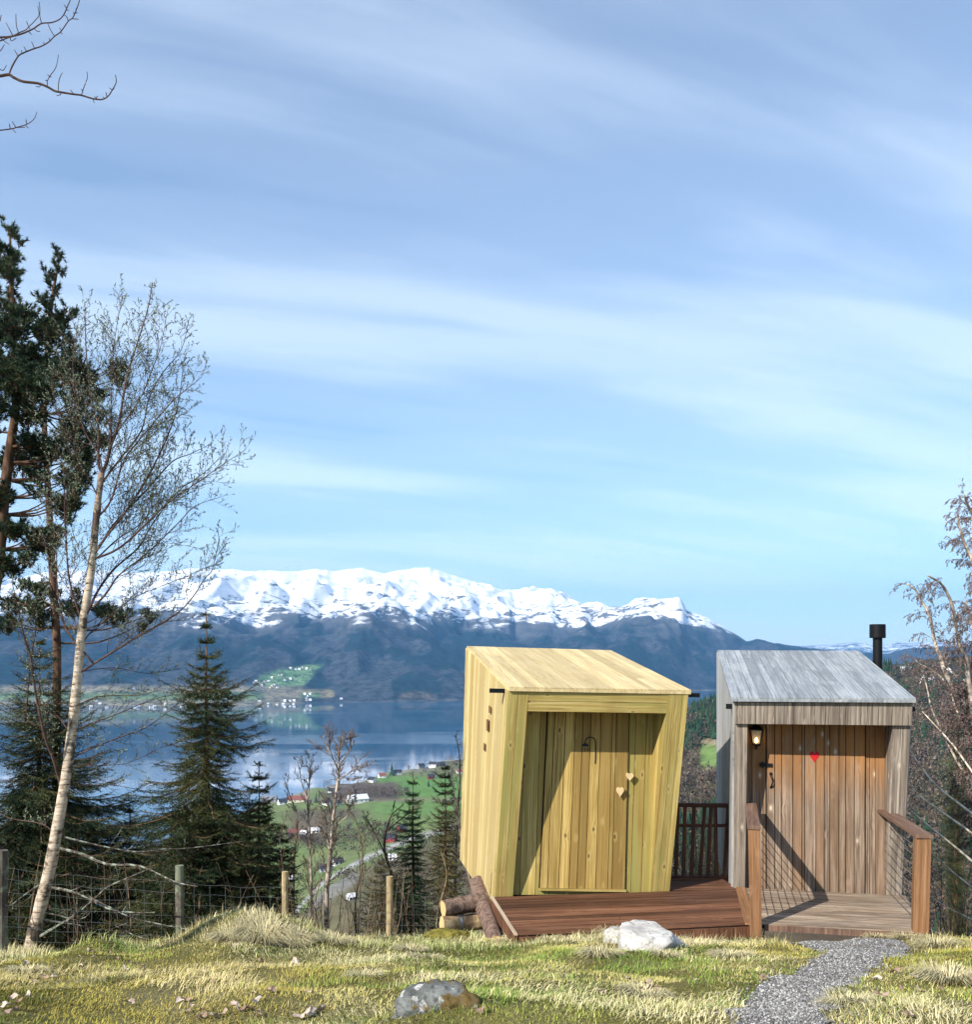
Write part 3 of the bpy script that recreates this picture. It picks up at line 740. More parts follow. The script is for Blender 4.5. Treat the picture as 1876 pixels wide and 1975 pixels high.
# wall lantern, top left beside the door
lc_ = gwall.hit(1459.5, 1421) + gwn * .075
root = empty('wall_lantern', lc_); tag(root, 'black lit wall lantern beside the top of the grey door', 'lantern')
mb = MB()
lx = gright; ly = gwn
def lring(z, w): return [lc_ + UP * z + lx * (sx * w) + ly * (sy * w) for sx, sy in ((-1, -1), (1, -1), (1, 1), (-1, 1))]
t0, t1 = lring(.085, .062), lring(-.075, .040)
for i in range(4):
    mb.tube([t0[i], t1[i]], [.006, .006], 5)
    mb.tube([t0[i], t0[(i + 1) % 4]], [.007, .007], 5); mb.tube([t1[i], t1[(i + 1) % 4]], [.007, .007], 5)
mb.hexa(lring(.088, .075), lring(.093, .075)); mb.hexa(lring(.093, .07), lring(.14, .022)); mb.hexa(lring(-.09, .03), lring(-.076, .046))
mb.tube([lc_ + UP * .14, lc_ + UP * .165], [.012, .008], 8)
mb.tube([lc_ - UP * .09, lc_ - UP * .12, lc_ - UP * .13 - ly * .04, lc_ - UP * .10 - ly * .07], [.009] * 4, 6)
mb.hexa([lc_ - ly * .072 + lx * a_ + UP * z for a_, z in ((-.03, -.15), (.03, -.15), (.03, -.02), (-.03, -.02))], [lc_ - ly * .064 + lx * a_ + UP * z for a_, z in ((-.03, -.15), (.03, -.15), (.03, -.02), (-.03, -.02))])
mb.build('lantern_frame', M['black'], root)
glm, tr, b = newmat('lantern_glass', .1, .5); b.inputs['Alpha'].default_value = .22; b.inputs['Base Color'].default_value = (.8, .75, .6, 1)
mb = MB()
for i in range(4):
    j = (i + 1) % 4; ctr = (t0[i] + t0[j] + t1[i] + t1[j]) / 4; nn_ = (ctr - lc_); nn_.z = 0; nn_ = nn_.normalized() * .002
    mb.hexa([t1[i], t1[j], t0[j], t0[i]], [p + nn_ for p in (t1[i], t1[j], t0[j], t0[i])])
mb.build('glass', glm, root)
mb = MB(); mb.tube([lc_ + UP * z for z in (-.06, -.05, -.03, -.01, .0)], [.012, .017, .019, .012, .004], 10)
mb.build('bulb', emit('warm_bulb', (1.0, .62, .22), 8), root, smooth=True)

# --- brown deck in front of the yellow shed
A0, A1 = P(954.5, 1729, 10.36), P(1427, 1714.5, 10.72); B0, B1 = P(1001.6, 1802, 8.95), P(1445, 1782, 9.3)
for p in (A0, A1, B0, B1): p.z = -.008
root = empty('timber_deck', (B0 + B1) / 2); tag(root, 'reddish brown stained deck in front of the yellow shed', 'deck')
bx = (A1 - A0).normalized(); backd = Vector((-bx.y, bx.x, 0))
mb = MB(); n = 12
A1b = A1 + backd * .6; A0b = A0 + backd * .25
planks(mb, B0, B1, A1, A0, n, UP, .008, .018, horiz=True, jit=.02)
m0, m1 = Y['FBR'] + Vector((-.05, 0, 0)), A1.copy(); m0.z = m1.z = -.008; 
e0, e1 = m0 + backd * .75, m1 + backd * .75
planks(mb, m0, m1, e1, e0, 5, UP, .006, .012, horiz=True, jit=.02)
mb.build('decking', M['brown'], root)
mb = MB(); dn = Vector((0, 0, -.009))
slab(mb, [p + dn for p in (B0, B1, A1, A0)], UP, .03); slab(mb, [p + dn for p in (m0, m1, e1, e0)], UP, .03); mb.build('subframe', M['dark'], root)
mb = MB(); lft = (B0 - A0).normalized(); 
A0e = A0 + Vector((-.012, 0, 0)); B0e = B0 + Vector((-.012, 0, 0)); 
a, b_ = A0e + Vector((0, 0, -.005)), B0e + Vector((0, 0, -.005))
mb.hexa([a - UP * .16, b_ - UP * .10, b_, a], [p + Vector((-.028, -.004, 0)) for p in (a - UP * .16, b_ - UP * .10, b_, a)])
mb.build('side_board', M['brown'], root)
mb = MB(); mb.beam(a + Vector((-.014, 0, .012)), b_ + Vector((-.014, 0, .012)), .032, .014); mb.build('lit_edge_strip', M['lit_edge'], root)  # added pale strip, the sunlit left edge put into its colour
mb = MB(); f0, f1 = B0 + Vector((0, -.003, -.012)), B1 + Vector((0, -.003, -.012))
mb.hexa([f0 - UP * .10, f1 - UP * .10, f1, f0], [p + Vector((0, -.022, 0)) for p in (f0 - UP * .10, f1 - UP * .10, f1, f0)]); mb.build('front_board', M['brown'], root)

# --- grey deck in front of the grey shed
C0, C1 = P(1432, 1715, 10.72), P(1738, 1733.5, 10.36); E0, E1 = P(1450.5, 1783, 9.28), P(1786, 1801, 8.98)
for p in (C0, C1, E0, E1): p.z = .006
root = empty('timber_deck', (E0 + E1) / 2); tag(root, 'worn grey deck between the two cable railings at the grey shed', 'deck')
mb = MB(); planks(mb, E0, E1, C1 + Vector((.05, 0, 0)), C0, 12, UP, .007, .015, horiz=True, jit=.02); mb.build('decking', M['g_deck'], root)
mb = MB(); slab(mb, [p - UP * .004 for p in (E0, E1, C1 + Vector((.05, 0, 0)), C0)], UP, .03); mb.build('subframe', M['dark'], root)
mb = MB(); f0, f1 = E0 + Vector((.12, -.003, 0)), E1 + Vector((.0, -.003, 0))
mb.hexa([f0 - UP * .055, f1 - UP * .055, f1, f0], [p + Vector((0, -.025, 0)) for p in (f0 - UP * .055, f1 - UP * .055, f1, f0)]); mb.build('front_board', M['rail'], root)
mb = MB(); mb.box(E1 + Vector((-.12, .06, -.35)), .10, .10, .58); mb.build('support_post', M['rail'], root)
# narrow slanted board between the decks
mb = MB(); mb.beam(P(1429, 1714, 10.7) * 1.0 + UP * .01, P(1449, 1784, 9.27) + UP * .01, .10, .02); mb.build('edge_board', M['post'], root)

def railing(label, px0, px1, vt, vb, d, far_u, far_v, far_d, wid, name='cable_railing'):
    base = P((px0 + px1) / 2, vb, d); top = P((px0 + px1) / 2 - (1.5 if px0 > 1600 else 0), vt, d)
    root = empty(name, base); tag(root, label, 'railing')
    w = wid; ctr = base + (gfn * 0); zt = top.z
    tilt = Vector((.025 if px0 > 1600 else -.02, 0, 0))
    mb = MB(); mb.beam(Vector((base.x, base.y + w / 2, base.z - .14)) , Vector((base.x, base.y + w / 2, zt)) + tilt, w, w, up=Vector((gfn.x, gfn.y, 0)).normalized()); mb.build('post', M['post'], root, bevel=.004)
    nt = Vector((base.x, base.y + w / 2, zt)) + tilt; ft = P(far_u, far_v, far_d); ft.z = zt
    dr = (ft - nt).normalized()
    mb = MB(); mb.beam(nt - dr * (w * .6) + UP * .018, ft + UP * .018, w * 1.12, .034); mb.build('handrail', M['rail'], root, bevel=.003)
    for k in range(8):
        z = .085 + k * .098
        a = Vector((base.x, base.y + w / 2, z)); b_ = Vector((ft.x, ft.y, z)) - dr * .02
        mm = (a + b_) / 2 - UP * (.004 + .003 * (k % 3))
        mb = MB(); mb.tube([a, lerp(a, mm, .5) - UP * .001, mm, lerp(mm, b_, .5) - UP * .001, b_], [.0042] * 5, 5); mb.build('cable', M['steel'], root, smooth=True)
    return root
railing('cable railing on the left edge of the grey deck', 1451, 1473.5, 1600, 1784, 9.16, 1449, 1554, 10.62, .108)
railing('cable railing on the right edge of the grey deck, open to the slope', 1766, 1796, 1617, 1800, 8.98, 1705, 1562, 10.52, .135)
# white paint flaked on the end of the right handrail
# --- balustrade between the sheds
def zp(x, y, d): return P(1273.0 + x * .33022, 1179.9 + y * .33022, d)
bd = 11.3; root = empty('balustrade', zp(260, 1552, bd)); tag(root, 'dark red timber balustrade with crooked bars between the two sheds', 'railing')
for y0, y1, hh, ww in ((1126, 1131, .045, .07), (1247, 1248, .035, .03), (1551, 1553, .045, .06)):
    mb = MB(); mb.beam(zp(60, y0, bd), zp(418, y1, bd), ww, hh); mb.build('rail', M['red_rail'], root)
for x0, x1 in ((108, 95), (149, 139), (202, 187), (264, 236), (303, 281), (326, 333), (402, 379), (70, 62)):
    mb = MB(); mb.beam(zp(x1, 1545, bd + .0), zp(x0, 1130, bd), .035, .042, up=Vector((0, 1, 0))); mb.build('baluster', M['red_rail'], root)
mb = MB(); mb.beam(zp(420, 1625, bd - .05), zp(420, 1545, bd - .05), .04, .05, up=Vector((0, 1, 0))); mb.build('corner_post', M['post'], root)
# ------------------------------------------------------------------ trees
def V3(a): return Vector(a)
def rot_dir(d, ang, az):
    """direction d bent by ang towards azimuth az round it"""
    x = d.cross(Vector((0.13, .27, .95)));
    if x.length < 1e-3: x = d.cross(Vector((1, 0, 0)))
    x.normalize(); y = d.cross(x)
    return (d * math.cos(ang) + (x * math.cos(az) + y * math.sin(az)) * math.sin(ang)).normalized()
def smooth(pts, k=3):
    out = []
    n = len(pts)
    for i in range(n - 1):
        p0, p1, p2, p3 = pts[max(i - 1, 0)], pts[i], pts[i + 1], pts[min(i + 2, n - 1)]
        for j in range(k):
            t_ = j / k
            out.append(.5 * ((2 * p1) + (p2 - p0) * t_ + (2 * p0 - 5 * p1 + 4 * p2 - p3) * t_ * t_ + (3 * p1 - p0 - 3 * p2 + p3) * t_ ** 3))
    out.append(pts[-1]); return out
TWMIN = .0021
class Leaves:
    """many small faces of a crown, gathered as numpy-ready lists"""
    def __init__(s): s.v = []; s.f = []
    def tri(s, a, b, c): i = len(s.v); s.v += [tuple(a), tuple(b), tuple(c)]; s.f.append((i, i + 1, i + 2))
    def bud(s, p, d, ln, w, rg):
        q = rot_dir(d, rg.uniform(.2, .8), rg.uniform(0, 6.28)); x = rot_dir(q, 1.57, rg.uniform(0, 6.28))
        m_ = p + q * (ln * .5); s.tri(p, m_ + x * w, p + q * ln); s.tri(p, p + q * ln, m_ - x * w)
    def tuft(s, p, d, n, ln, w, rg, spread=1.0):
        for _ in range(n):
            q = rot_dir(d, rg.uniform(.15, spread), rg.uniform(0, 6.28)); x = rot_dir(q, 1.57, rg.uniform(0, 6.28)) * w
            o = p + d * rg.uniform(-.5, .2) * ln
            s.tri(o - x, o + x, o + q * ln * rg.uniform(.7, 1.1))
    def needles(s, a, b, n, ln, w, rg):
        d = (b - a); L_ = d.length
        if L_ < 1e-6: return
        d = d / L_
        for k in range(n):
            o = a + d * (L_ * (k + rg.random()) / n)
            q = rot_dir(d, rg.uniform(.6, 1.15), rg.uniform(0, 6.28)); x = d * w
            s.tri(o - x, o + x, o + q * ln)
    def build(s, name, mat, parent):
        if not s.f: return None
        return npmesh(name, np.array(s.v, 'f'), np.array(s.f, 'i'), mat, parent)
def twigs(mb, lv, pts, r0, rg, spacing, length, level, ang=(.5, .9), up=.25, start=.1, buds=1, blen=.022, maxlevel=2, drop=0.0, taper=True, sides=3, kink=.22, endb=True, sub=.62, subl=.48):
    """side shoots along a polyline, recursive"""
    acc = [0.0]
    for i in range(1, len(pts)): acc.append(acc[-1] + (pts[i] - pts[i - 1]).length)
    tot = acc[-1]
    if tot < 1e-4: return
    s = tot * start + spacing * rg.random()
    while s < tot:
        i = 1
        while i < len(acc) - 1 and acc[i] < s: i += 1
        t_ = (s - acc[i - 1]) / max(acc[i] - acc[i - 1], 1e-6)
        p = lerp(pts[i - 1], pts[i], t_); d = (pts[i] - pts[i - 1]).normalized(); f = s / tot
        ln = length * rg.uniform(.5, 1.15) * (1 - .68 * f if taper else 1)
        dd = rot_dir(d, rg.uniform(*ang), rg.uniform(0, 6.28)); dd = (dd + Vector((0, 0, up))).normalized()
        nseg = 5 if level < maxlevel else 3
        q = [p]; cur = dd
        for k in range(nseg):
            cur = (cur + Vector((rg.uniform(-1, 1), rg.uniform(-1, 1), rg.uniform(-1, 1))) * kink + Vector((0, 0, up * .25 - drop * (k + 1) / nseg))).normalized()
            q.append(q[-1] + cur * (ln / nseg))
        rr = max(r0 * (1 - .6 * f) * .5, TWMIN)
        mb.tube(q, [rr * (1 - .75 * k / nseg) for k in range(nseg + 1)], sides, cap=False)
        if level < maxlevel: twigs(mb, lv, q, rr, rg, spacing * sub, ln * subl, level + 1, ang, up, .12, buds, blen, maxlevel, drop, taper, 3, kink, endb, sub, subl)
        if lv is not None and buds:
            if level >= maxlevel - 1:
                for k in range(1, len(q)):
                    for _ in range(buds): lv.bud(q[k], (q[k] - q[k - 1]).normalized(), blen * rg.uniform(.7, 1.3), blen * .30, rg)
        s += spacing * rg.uniform(.6, 1.4)

M['bark_birch'] = None
m, tr, b = newmat('birch_bark', .75, .2)
geo = N(tr, 'ShaderNodeNewGeometry'); sp = N(tr, 'ShaderNodeSeparateXYZ'); L(tr, geo.outputs['Position'], sp.inputs[0])
f1_ = noise(tr, mapping(tr, geo.outputs['Position'], (7, 7, 34)), 1.0, 5, .7); f2_ = noise(tr, geo.outputs['Position'], 4.2, 4, .6)
cc = ramp(tr, f1_, [(.36, (.05, .035, .025)), (.44, (.40, .31, .22)), (.7, (.66, .56, .44))])
cc = mixc(tr, ramp(tr, f2_, [(.53, 0.0), (.60, .9)]), cc, (.05, .037, .026))
mr = N(tr, 'ShaderNodeMapRange'); L(tr, sp.outputs[2], mr.inputs[0]); mr.inputs[1].default_value = 3.6; mr.inputs[2].default_value = 4.8
cc = mixc(tr, mr.outputs[0], cc, mixc(tr, f1_, (.07, .035, .025), (.20, .10, .065)))
L(tr, cc, b.inputs['Base Color']); bump(tr, b, f1_, .7, .012); M['bark_birch'] = m
M['twig_dark'] = barkmat('dark_twigs', (.035, .02, .016), (.10, .06, .045), None, 20)
M['twig_lichen'] = barkmat('lichen_twigs', (.05, .035, .03), (.12, .10, .08), (.30, .34, .27), 24)
M['twig_white'] = barkmat('white_birch_limbs', (.13, .09, .07), (.52, .45, .37), None, 16)
M['twig_red'] = barkmat('red_brown_twigs', (.06, .035, .03), (.14, .085, .07), None, 20)
M['twig_pale'] = barkmat('pale_twigs', (.22, .17, .10), (.45, .38, .22), None, 20)
M['twig_brown'] = barkmat('brown_twigs', (.07, .045, .03), (.20, .14, .09), None, 9)
M['bark_pine'] = barkmat('pine_bark', (.05, .03, .02), (.17, .095, .06), None, 12)
M['bark_spruce'] = barkmat('spruce_bark', (.06, .035, .022), (.17, .10, .06), None, 12)
M['bud'] = foliage('opening_buds', (.06, .08, .05), (.13, .16, .10), (.26, .29, .19), 3)
M['catkin'] = foliage('birch_catkins', (.09, .065, .06), (.15, .12, .11), (.24, .20, .18), 3)
M['pine'] = foliage('pine_needles', (.012, .030, .018), (.030, .058, .030), (.085, .10, .035), 2.2)
M['spruce'] = foliage('spruce_needles', (.008, .020, .008), (.024, .042, .014), (.085, .080, .020), 1.6)
M['spruce_young'] = foliage('young_spruce_needles', (.010, .035, .012), (.022, .065, .022), (.05, .10, .03), 3)
M['juniper'] = foliage('brown_green_needles', (.030, .038, .012), (.065, .068, .022), (.13, .10, .04), 2)

# --- the big birch left
def Z1(x, y, d=10.1): return P(x * .3301, 403.6 + y * .3301, d)
def Z2(x, y, d=10.1): return P(x * .31435, 993.6 + y * .31435, d)
def Z3(x, y, d=10.1): return P(x * .36412, 1552.5 + y * .36412, d)
bd = 10.1
base = P(50, 1858, bd); root = empty('birch_tree', base); tag(root, 'tall birch with white leaning trunk and budding crown at the fence', 'tree')
rg = random.Random(3)
tr_pts = [P(*q, bd) for q in ((46, 1875), (58, 1835), (75, 1760), (95, 1680), (110, 1600), (127, 1500), (139, 1410), (150, 1300), (160, 1200), (172, 1130), (180, 1060), (187, 985), (196, 912))]
tr_pts = smooth(tr_pts, 3); n = len(tr_pts)
mb = MB(); mb.tube(tr_pts, [.076 * (1 - .62 * (i / n) ** .8) * (1.0 + .18 * math.exp(-i / 2.0)) * rg.uniform(.95, 1.06) for i in range(n)], 14)
mb.build('trunk', M['bark_birch'], root, smooth=True)
limbs = [  # (points, start radius, depth drift)
 ([Z1(*q) for q in ((600, 1530), (577, 1480), (575, 1260), (540, 1150), (505, 830), (495, 545))], .020, .5),
 ([Z1(*q) for q in ((600, 1540), (625, 1480), (660, 1330), (690, 1290), (720, 1100), (745, 980), (770, 880), (830, 700), (870, 560), (890, 425))], .024, -.4),
 ([Z1(*q) for q in ((577, 1440), (500, 1300), (440, 1100), (430, 900), (450, 680))], .012, .4),
 ([Z1(*q) for q in ((590, 1720), (500, 1540), (400, 1350), (330, 1150), (300, 980))], .012, -.5),
 ([Z1(*q) for q in ((640, 1400), (650, 1150), (660, 900), (680, 700), (720, 500))], .012, .9),
 ([Z1(*q) for q in ((690, 1290), (745, 1210), (830, 1080), (900, 910), (940, 800), (975, 600))], .013, -.9),
 ([Z1(*q) for q in ((610, 1590), (700, 1470), (830, 1290), (870, 1100), (960, 950), (1060, 820), (1100, 650))], .015, .8),
 ([Z1(*q) for q in ((575, 1800), (650, 1700), (720, 1480), (790, 1380), (1000, 1130), (1100, 1050), (1180, 980))], .014, .3),
 ([Z1(*q) for q in ((590, 1960), (750, 1750), (900, 1500), (1010, 1250), (1050, 1100), (1065, 960))], .018, -.7),
 ([Z1(*q) for q in ((590, 1970), (680, 1830), (850, 1650), (1000, 1480), (1110, 1430), (1220, 1380))], .015, .9),
 ([Z1(*q) for q in ((700, 1975), (900, 1790), (1000, 1700), (1150, 1600), (1290, 1500), (1440, 1400))], .015, -.5),
 ([Z2(*q) for q in ((560, 545), (620, 440), (700, 330), (850, 200), (930, 60), (1100, -150), (1230, -240), (1390, -390))], .019, -.8),
 ([Z2(*q) for q in ((575, 560), (650, 480), (730, 370), (900, 230), (1100, 50), (1200, -60), (1350, -110))], .015, .6),
 ([Z2(*q) for q in ((600, 260), (720, 150), (850, 60), (1000, -80), (1150, -120))], .010, 1.0),
 ([Z2(*q) for q in ((530, 940), (640, 870), (870, 730), (1080, 610), (1180, 500), (1250, 390), (1300, 330), (1345, 130))], .016, -.6),
 ([Z2(*q) for q in ((520, 760), (600, 690), (800, 520), (1000, 430), (1200, 350), (1330, 290))], .010, .5),
 ([Z2(*q) for q in ((500, 960), (700, 940), (900, 970), (1100, 940))], .007, .8),
 ([Z2(*q) for q in ((490, 1160), (620, 1110), (860, 1100), (1000, 1080), (1180, 1150))], .009, -.5),
 ([Z2(*q) for q in ((470, 1320), (700, 1230), (950, 1130), (1130, 1090), (1400, 1040))], .010, .5),
 ([Z2(*q) for q in ((440, 1500), (700, 1380), (880, 1310), (1030, 1210), (1110, 1130))], .012, -.7),
 ([Z2(*q) for q in ((440, 1530), (620, 1530), (800, 1520), (1000, 1420), (1170, 1370))], .008, .4),
 ([Z2(*q) for q in ((400, 1640), (600, 1640), (900, 1690), (1100, 1750), (1190, 1860))], .007, -.9),
 ([Z2(*q) for q in ((480, 800), (400, 690), (370, 550), (350, 400), (345, 240), (330, 60), (300, -250))], .015, .6),
 ([Z2(*q) for q in ((500, 650), (450, 500), (425, 380), (410, 250), (400, 0), (390, -250), (360, -420))], .015, -.4),
 ([Z2(*q) for q in ((400, 1290), (340, 1230), (270, 1290), (160, 1260), (40, 1230))], .007, .4),
 ([Z2(*q) for q in ((360, 1600), (330, 1500), (270, 1350), (215, 1080), (190, 870), (150, 740), (110, 560), (80, 420))], .022, -.9),
 ([Z2(*q) for q in ((190, 870), (215, 700), (200, 560), (160, 430))], .011, -.9),
 ([Z2(*q) for q in ((150, 730), (60, 640), (10, 560))], .008, -.9),
 ([Z2(*q) for q in ((350, 1980), (260, 1890), (60, 1860), (-40, 1800))], .012, .3),
]
dead = [
 ([Z3(*q) for q in ((290, 235), (430, 250), (560, 310), (740, 330), (930, 400), (1060, 430))], .017, -.9),
 ([Z3(*q) for q in ((310, 165), (520, 210), (720, 240), (870, 235), (1000, 220), (1280, 200))], .012, .5),
 ([Z3(*q) for q in ((250, 440), (400, 470), (560, 540), (700, 570), (820, 565))], .014, -.6),
 ([Z3(*q) for q in ((480, 490), (600, 545), (700, 590), (930, 650), (1060, 672))], .010, -.6),
 ([Z3(*q) for q in ((210, 700), (300, 650), (400, 580), (510, 480), (560, 440), (680, 390), (800, 340))], .016, -1.3),
 ([Z3(*q) for q in ((230, 560), (330, 590), (400, 600), (475, 570), (490, 490), (470, 430))], .009, .2),
 ([Z3(*q) for q in ((240, 620), (420, 640), (560, 660), (700, 630), (850, 640))], .008, .7),
 ([Z3(*q) for q in ((230, 400), (130, 470), (60, 520), (0, 560))], .010, -.3),
 ([Z3(*q) for q in ((200, 640), (120, 640), (60, 570), (30, 500))], .008, -.5),
 ([Z3(*q) for q in ((620, 640), (720, 690), (850, 715))], .007, -.6),
]
built = list(tr_pts)
mbl, mbt, lv, mbd = MB(), MB(), Leaves(), MB()
for k, (pts, r0, dz) in enumerate(limbs):
    m_ = len(pts); dz = abs(dz) if pts[-1].x > -3.6 else dz; r0 *= .85
    pts = [V3(p) + (p - Vector((0, 0, CZ))) * (dz * (i / (m_ - 1)) ** 1.2 / 10.1) + Vector((rg.uniform(-1, 1), 0, rg.uniform(-1, 1))) * .008 for i, p in enumerate(pts)]
    best = min(built, key=lambda p: (p - pts[0]).length)
    if (best - pts[0]).length > .04:
        best = min(built, key=lambda p: (p - (pts[0] - (pts[1] - pts[0]).normalized() * .25)).length); pts = [best] + pts
    pts = smooth(pts, 4); n = len(pts); built += pts
    mbl.tube(pts, [max(r0 * (1 - .85 * i / n), .0028) for i in range(n)], 6)
    low = 16 <= k <= 21 or k >= 24
    if low: twigs(mbt, lv, pts, .006, rg, .06, .36, 1, (.5, 1.0), .15, .15, 1, .020, 2, kink=.3)
    else: twigs(mbt, lv, pts, .0080, rg, .066, .84, 0, (.4, 1.05), .20, .10, 1, .019, 2, kink=.24, sub=.95, subl=.48)
for k, (pts, r0, dz) in enumerate(dead):
    m_ = len(pts)
    pts = [V3(p) + (p - Vector((0, 0, CZ))) * (dz * (i / (m_ - 1)) ** 1.2 / 10.1) + Vector((rg.uniform(-1, 1), 0, rg.uniform(-1, 1))) * .02 for i, p in enumerate(pts)]
    pts = smooth(pts, 3); n = len(pts)
    mbd.tube(pts, [max(r0 * (1 - .8 * i / n) * rg.uniform(.8, 1.2), .003) for i in range(n)], 5)
    twigs(mbd, None, pts, .009, rg, .13, .34, 1, (.5, 1.2), .0, .15, 0, .02, 2, kink=.4)
mbl.build('limbs', M['twig_red'], root, smooth=True); mbt.build('twigs', M['twig_dark'], root); mbd.build('lower_branches', M['twig_lichen'], root)
lv.build('buds', M['bud'], root)

# --- two pines behind the birch
def pine(label, trunk, r0, blobs, d0, seed, dens=1.0):
    rg = random.Random(seed)
    pts = smooth([P(u, v, d0) for u, v in trunk], 3); n = len(pts)
    foot = pts[0].copy(); foot.z = TZ(foot.x, foot.y) - .1
    pts = [foot] + pts; n += 1
    root = empty('pine_tree', foot); tag(root, label, 'tree')
    mb = MB(); mb.tube(pts, [max(r0 * (1 - .9 * i / n), .012) for i in range(n)], 9); mb.build('trunk', M['bark_pine'], root, smooth=True)
    mb = MB(); lv = Leaves()
    blobs = [(u + rg.gauss(0, 5), v + rg.gauss(0, 5), r * rg.uniform(.7, 1.1)) for u, v, r in blobs] + [(u + rg.gauss(0, r), v + rg.gauss(0, r * .7), r * .4) for u, v, r in blobs if r > 14 for _ in (0,)]
    for (u, v, r) in blobs:
        c_ = P(u, v, d0); rr = r * d0 / F
        c_ = c_ + Vector((0, rg.uniform(-.9, .9) * min(rr * 3, 1.1), 0))
        # branch from the trunk, a little lower than the clump
        cand = min(pts, key=lambda p: (p - (c_ - Vector((0, 0, abs(c_.x - p.x) * (.35 if v < 1100 else .08))))).length)
        md = lerp(cand, c_, .5) - Vector((0, 0, .10 * (c_ - cand).length))
        mb.tube(smooth([cand, md, c_], 3), [.016, .015, .013, .011, .009, .007, .005], 4, cap=False)
        nt = int(44 * dens * (r / 30) ** 1.9 + 7)
        for _ in range(nt):
            a = Vector((rg.gauss(0, 1), rg.gauss(0, 1), rg.gauss(0, .62))); a = a.normalized() * rg.random() ** .45
            p = c_ + Vector((a.x * rr * 1.15, a.y * max(rr, .25) * 1.2, a.z * rr * .85))
            d = (Vector((a.x, a.y, .75 + .4 * rg.random()))).normalized()
            q = p - d * rg.uniform(.07, .16)
            mb.tube([lerp(c_, q, rg.uniform(.2, .6)), q, p], [.006, .004, .003], 3, cap=False)
            lv.tuft(p, d, 26, .070, .0060, rg, 1.25)
            lv.tuft(lerp(p, q, .7), d, 14, .066, .0060, rg, 1.4)
    mb.build('branches', M['bark_pine'], root); lv.build('needles', M['pine'], root)
pine('dark pine with a leaning trunk at the left edge', [(-20, 1180), (-2, 1060), (8, 960), (20, 860), (30, 790), (28, 700), (22, 560), (19, 440)], .095,
     [(19, 437, 7), (20, 452, 9), (12, 480, 14), (2, 500, 22), (20, 520, 20), (30, 540, 12), (0, 560, 34), (25, 590, 26), (0, 640, 50), (40, 640, 40), (60, 690, 50), (10, 720, 60), (60, 745, 56),
      (10, 800, 55), (60, 795, 45), (100, 770, 40), (-20, 860, 55), (65, 838, 26), (100, 850, 30), (140, 850, 26), (75, 880, 22), (150, 880, 24), (70, 915, 22), (110, 918, 24), (150, 915, 22), (160, 940, 16),
      (100, 965, 17), (135, 968, 17), (10, 1010, 32), (40, 1040, 32), (20, 1085, 34), (70, 1025, 22), (110, 1035, 16), (-20, 950, 40), (0, 1130, 40)], 12.5, 5, 1.25)
pine('second pine with a bare leader, closest to the birch crown', [(110, 1240), (102, 1120), (95, 980), (85, 800), (94, 640), (102, 569), (109, 529), (116, 497)], .06,
     [(116, 500, 7), (117, 515, 10), (113, 530, 9), (117, 565, 9), (100, 590, 15), (122, 610, 18), (95, 620, 20), (110, 650, 34), (85, 680, 30), (130, 665, 20), (120, 700, 35), (140, 730, 30), (100, 740, 45),
      (180, 715, 22), (215, 735, 24), (200, 760, 24), (165, 775, 24), (130, 790, 34), (150, 820, 24), (225, 710, 14), (100, 820, 30), (190, 850, 14), (140, 1000, 14),
      (20, 1160, 20), (60, 1165, 22), (100, 1170, 24), (140, 1172, 24), (175, 1175, 18), (215, 1185, 18), (250, 1190, 18), (280, 1188, 14), (60, 1130, 22), (30, 1200, 24), (90, 1130, 15)], 13.6, 6, 1.1)

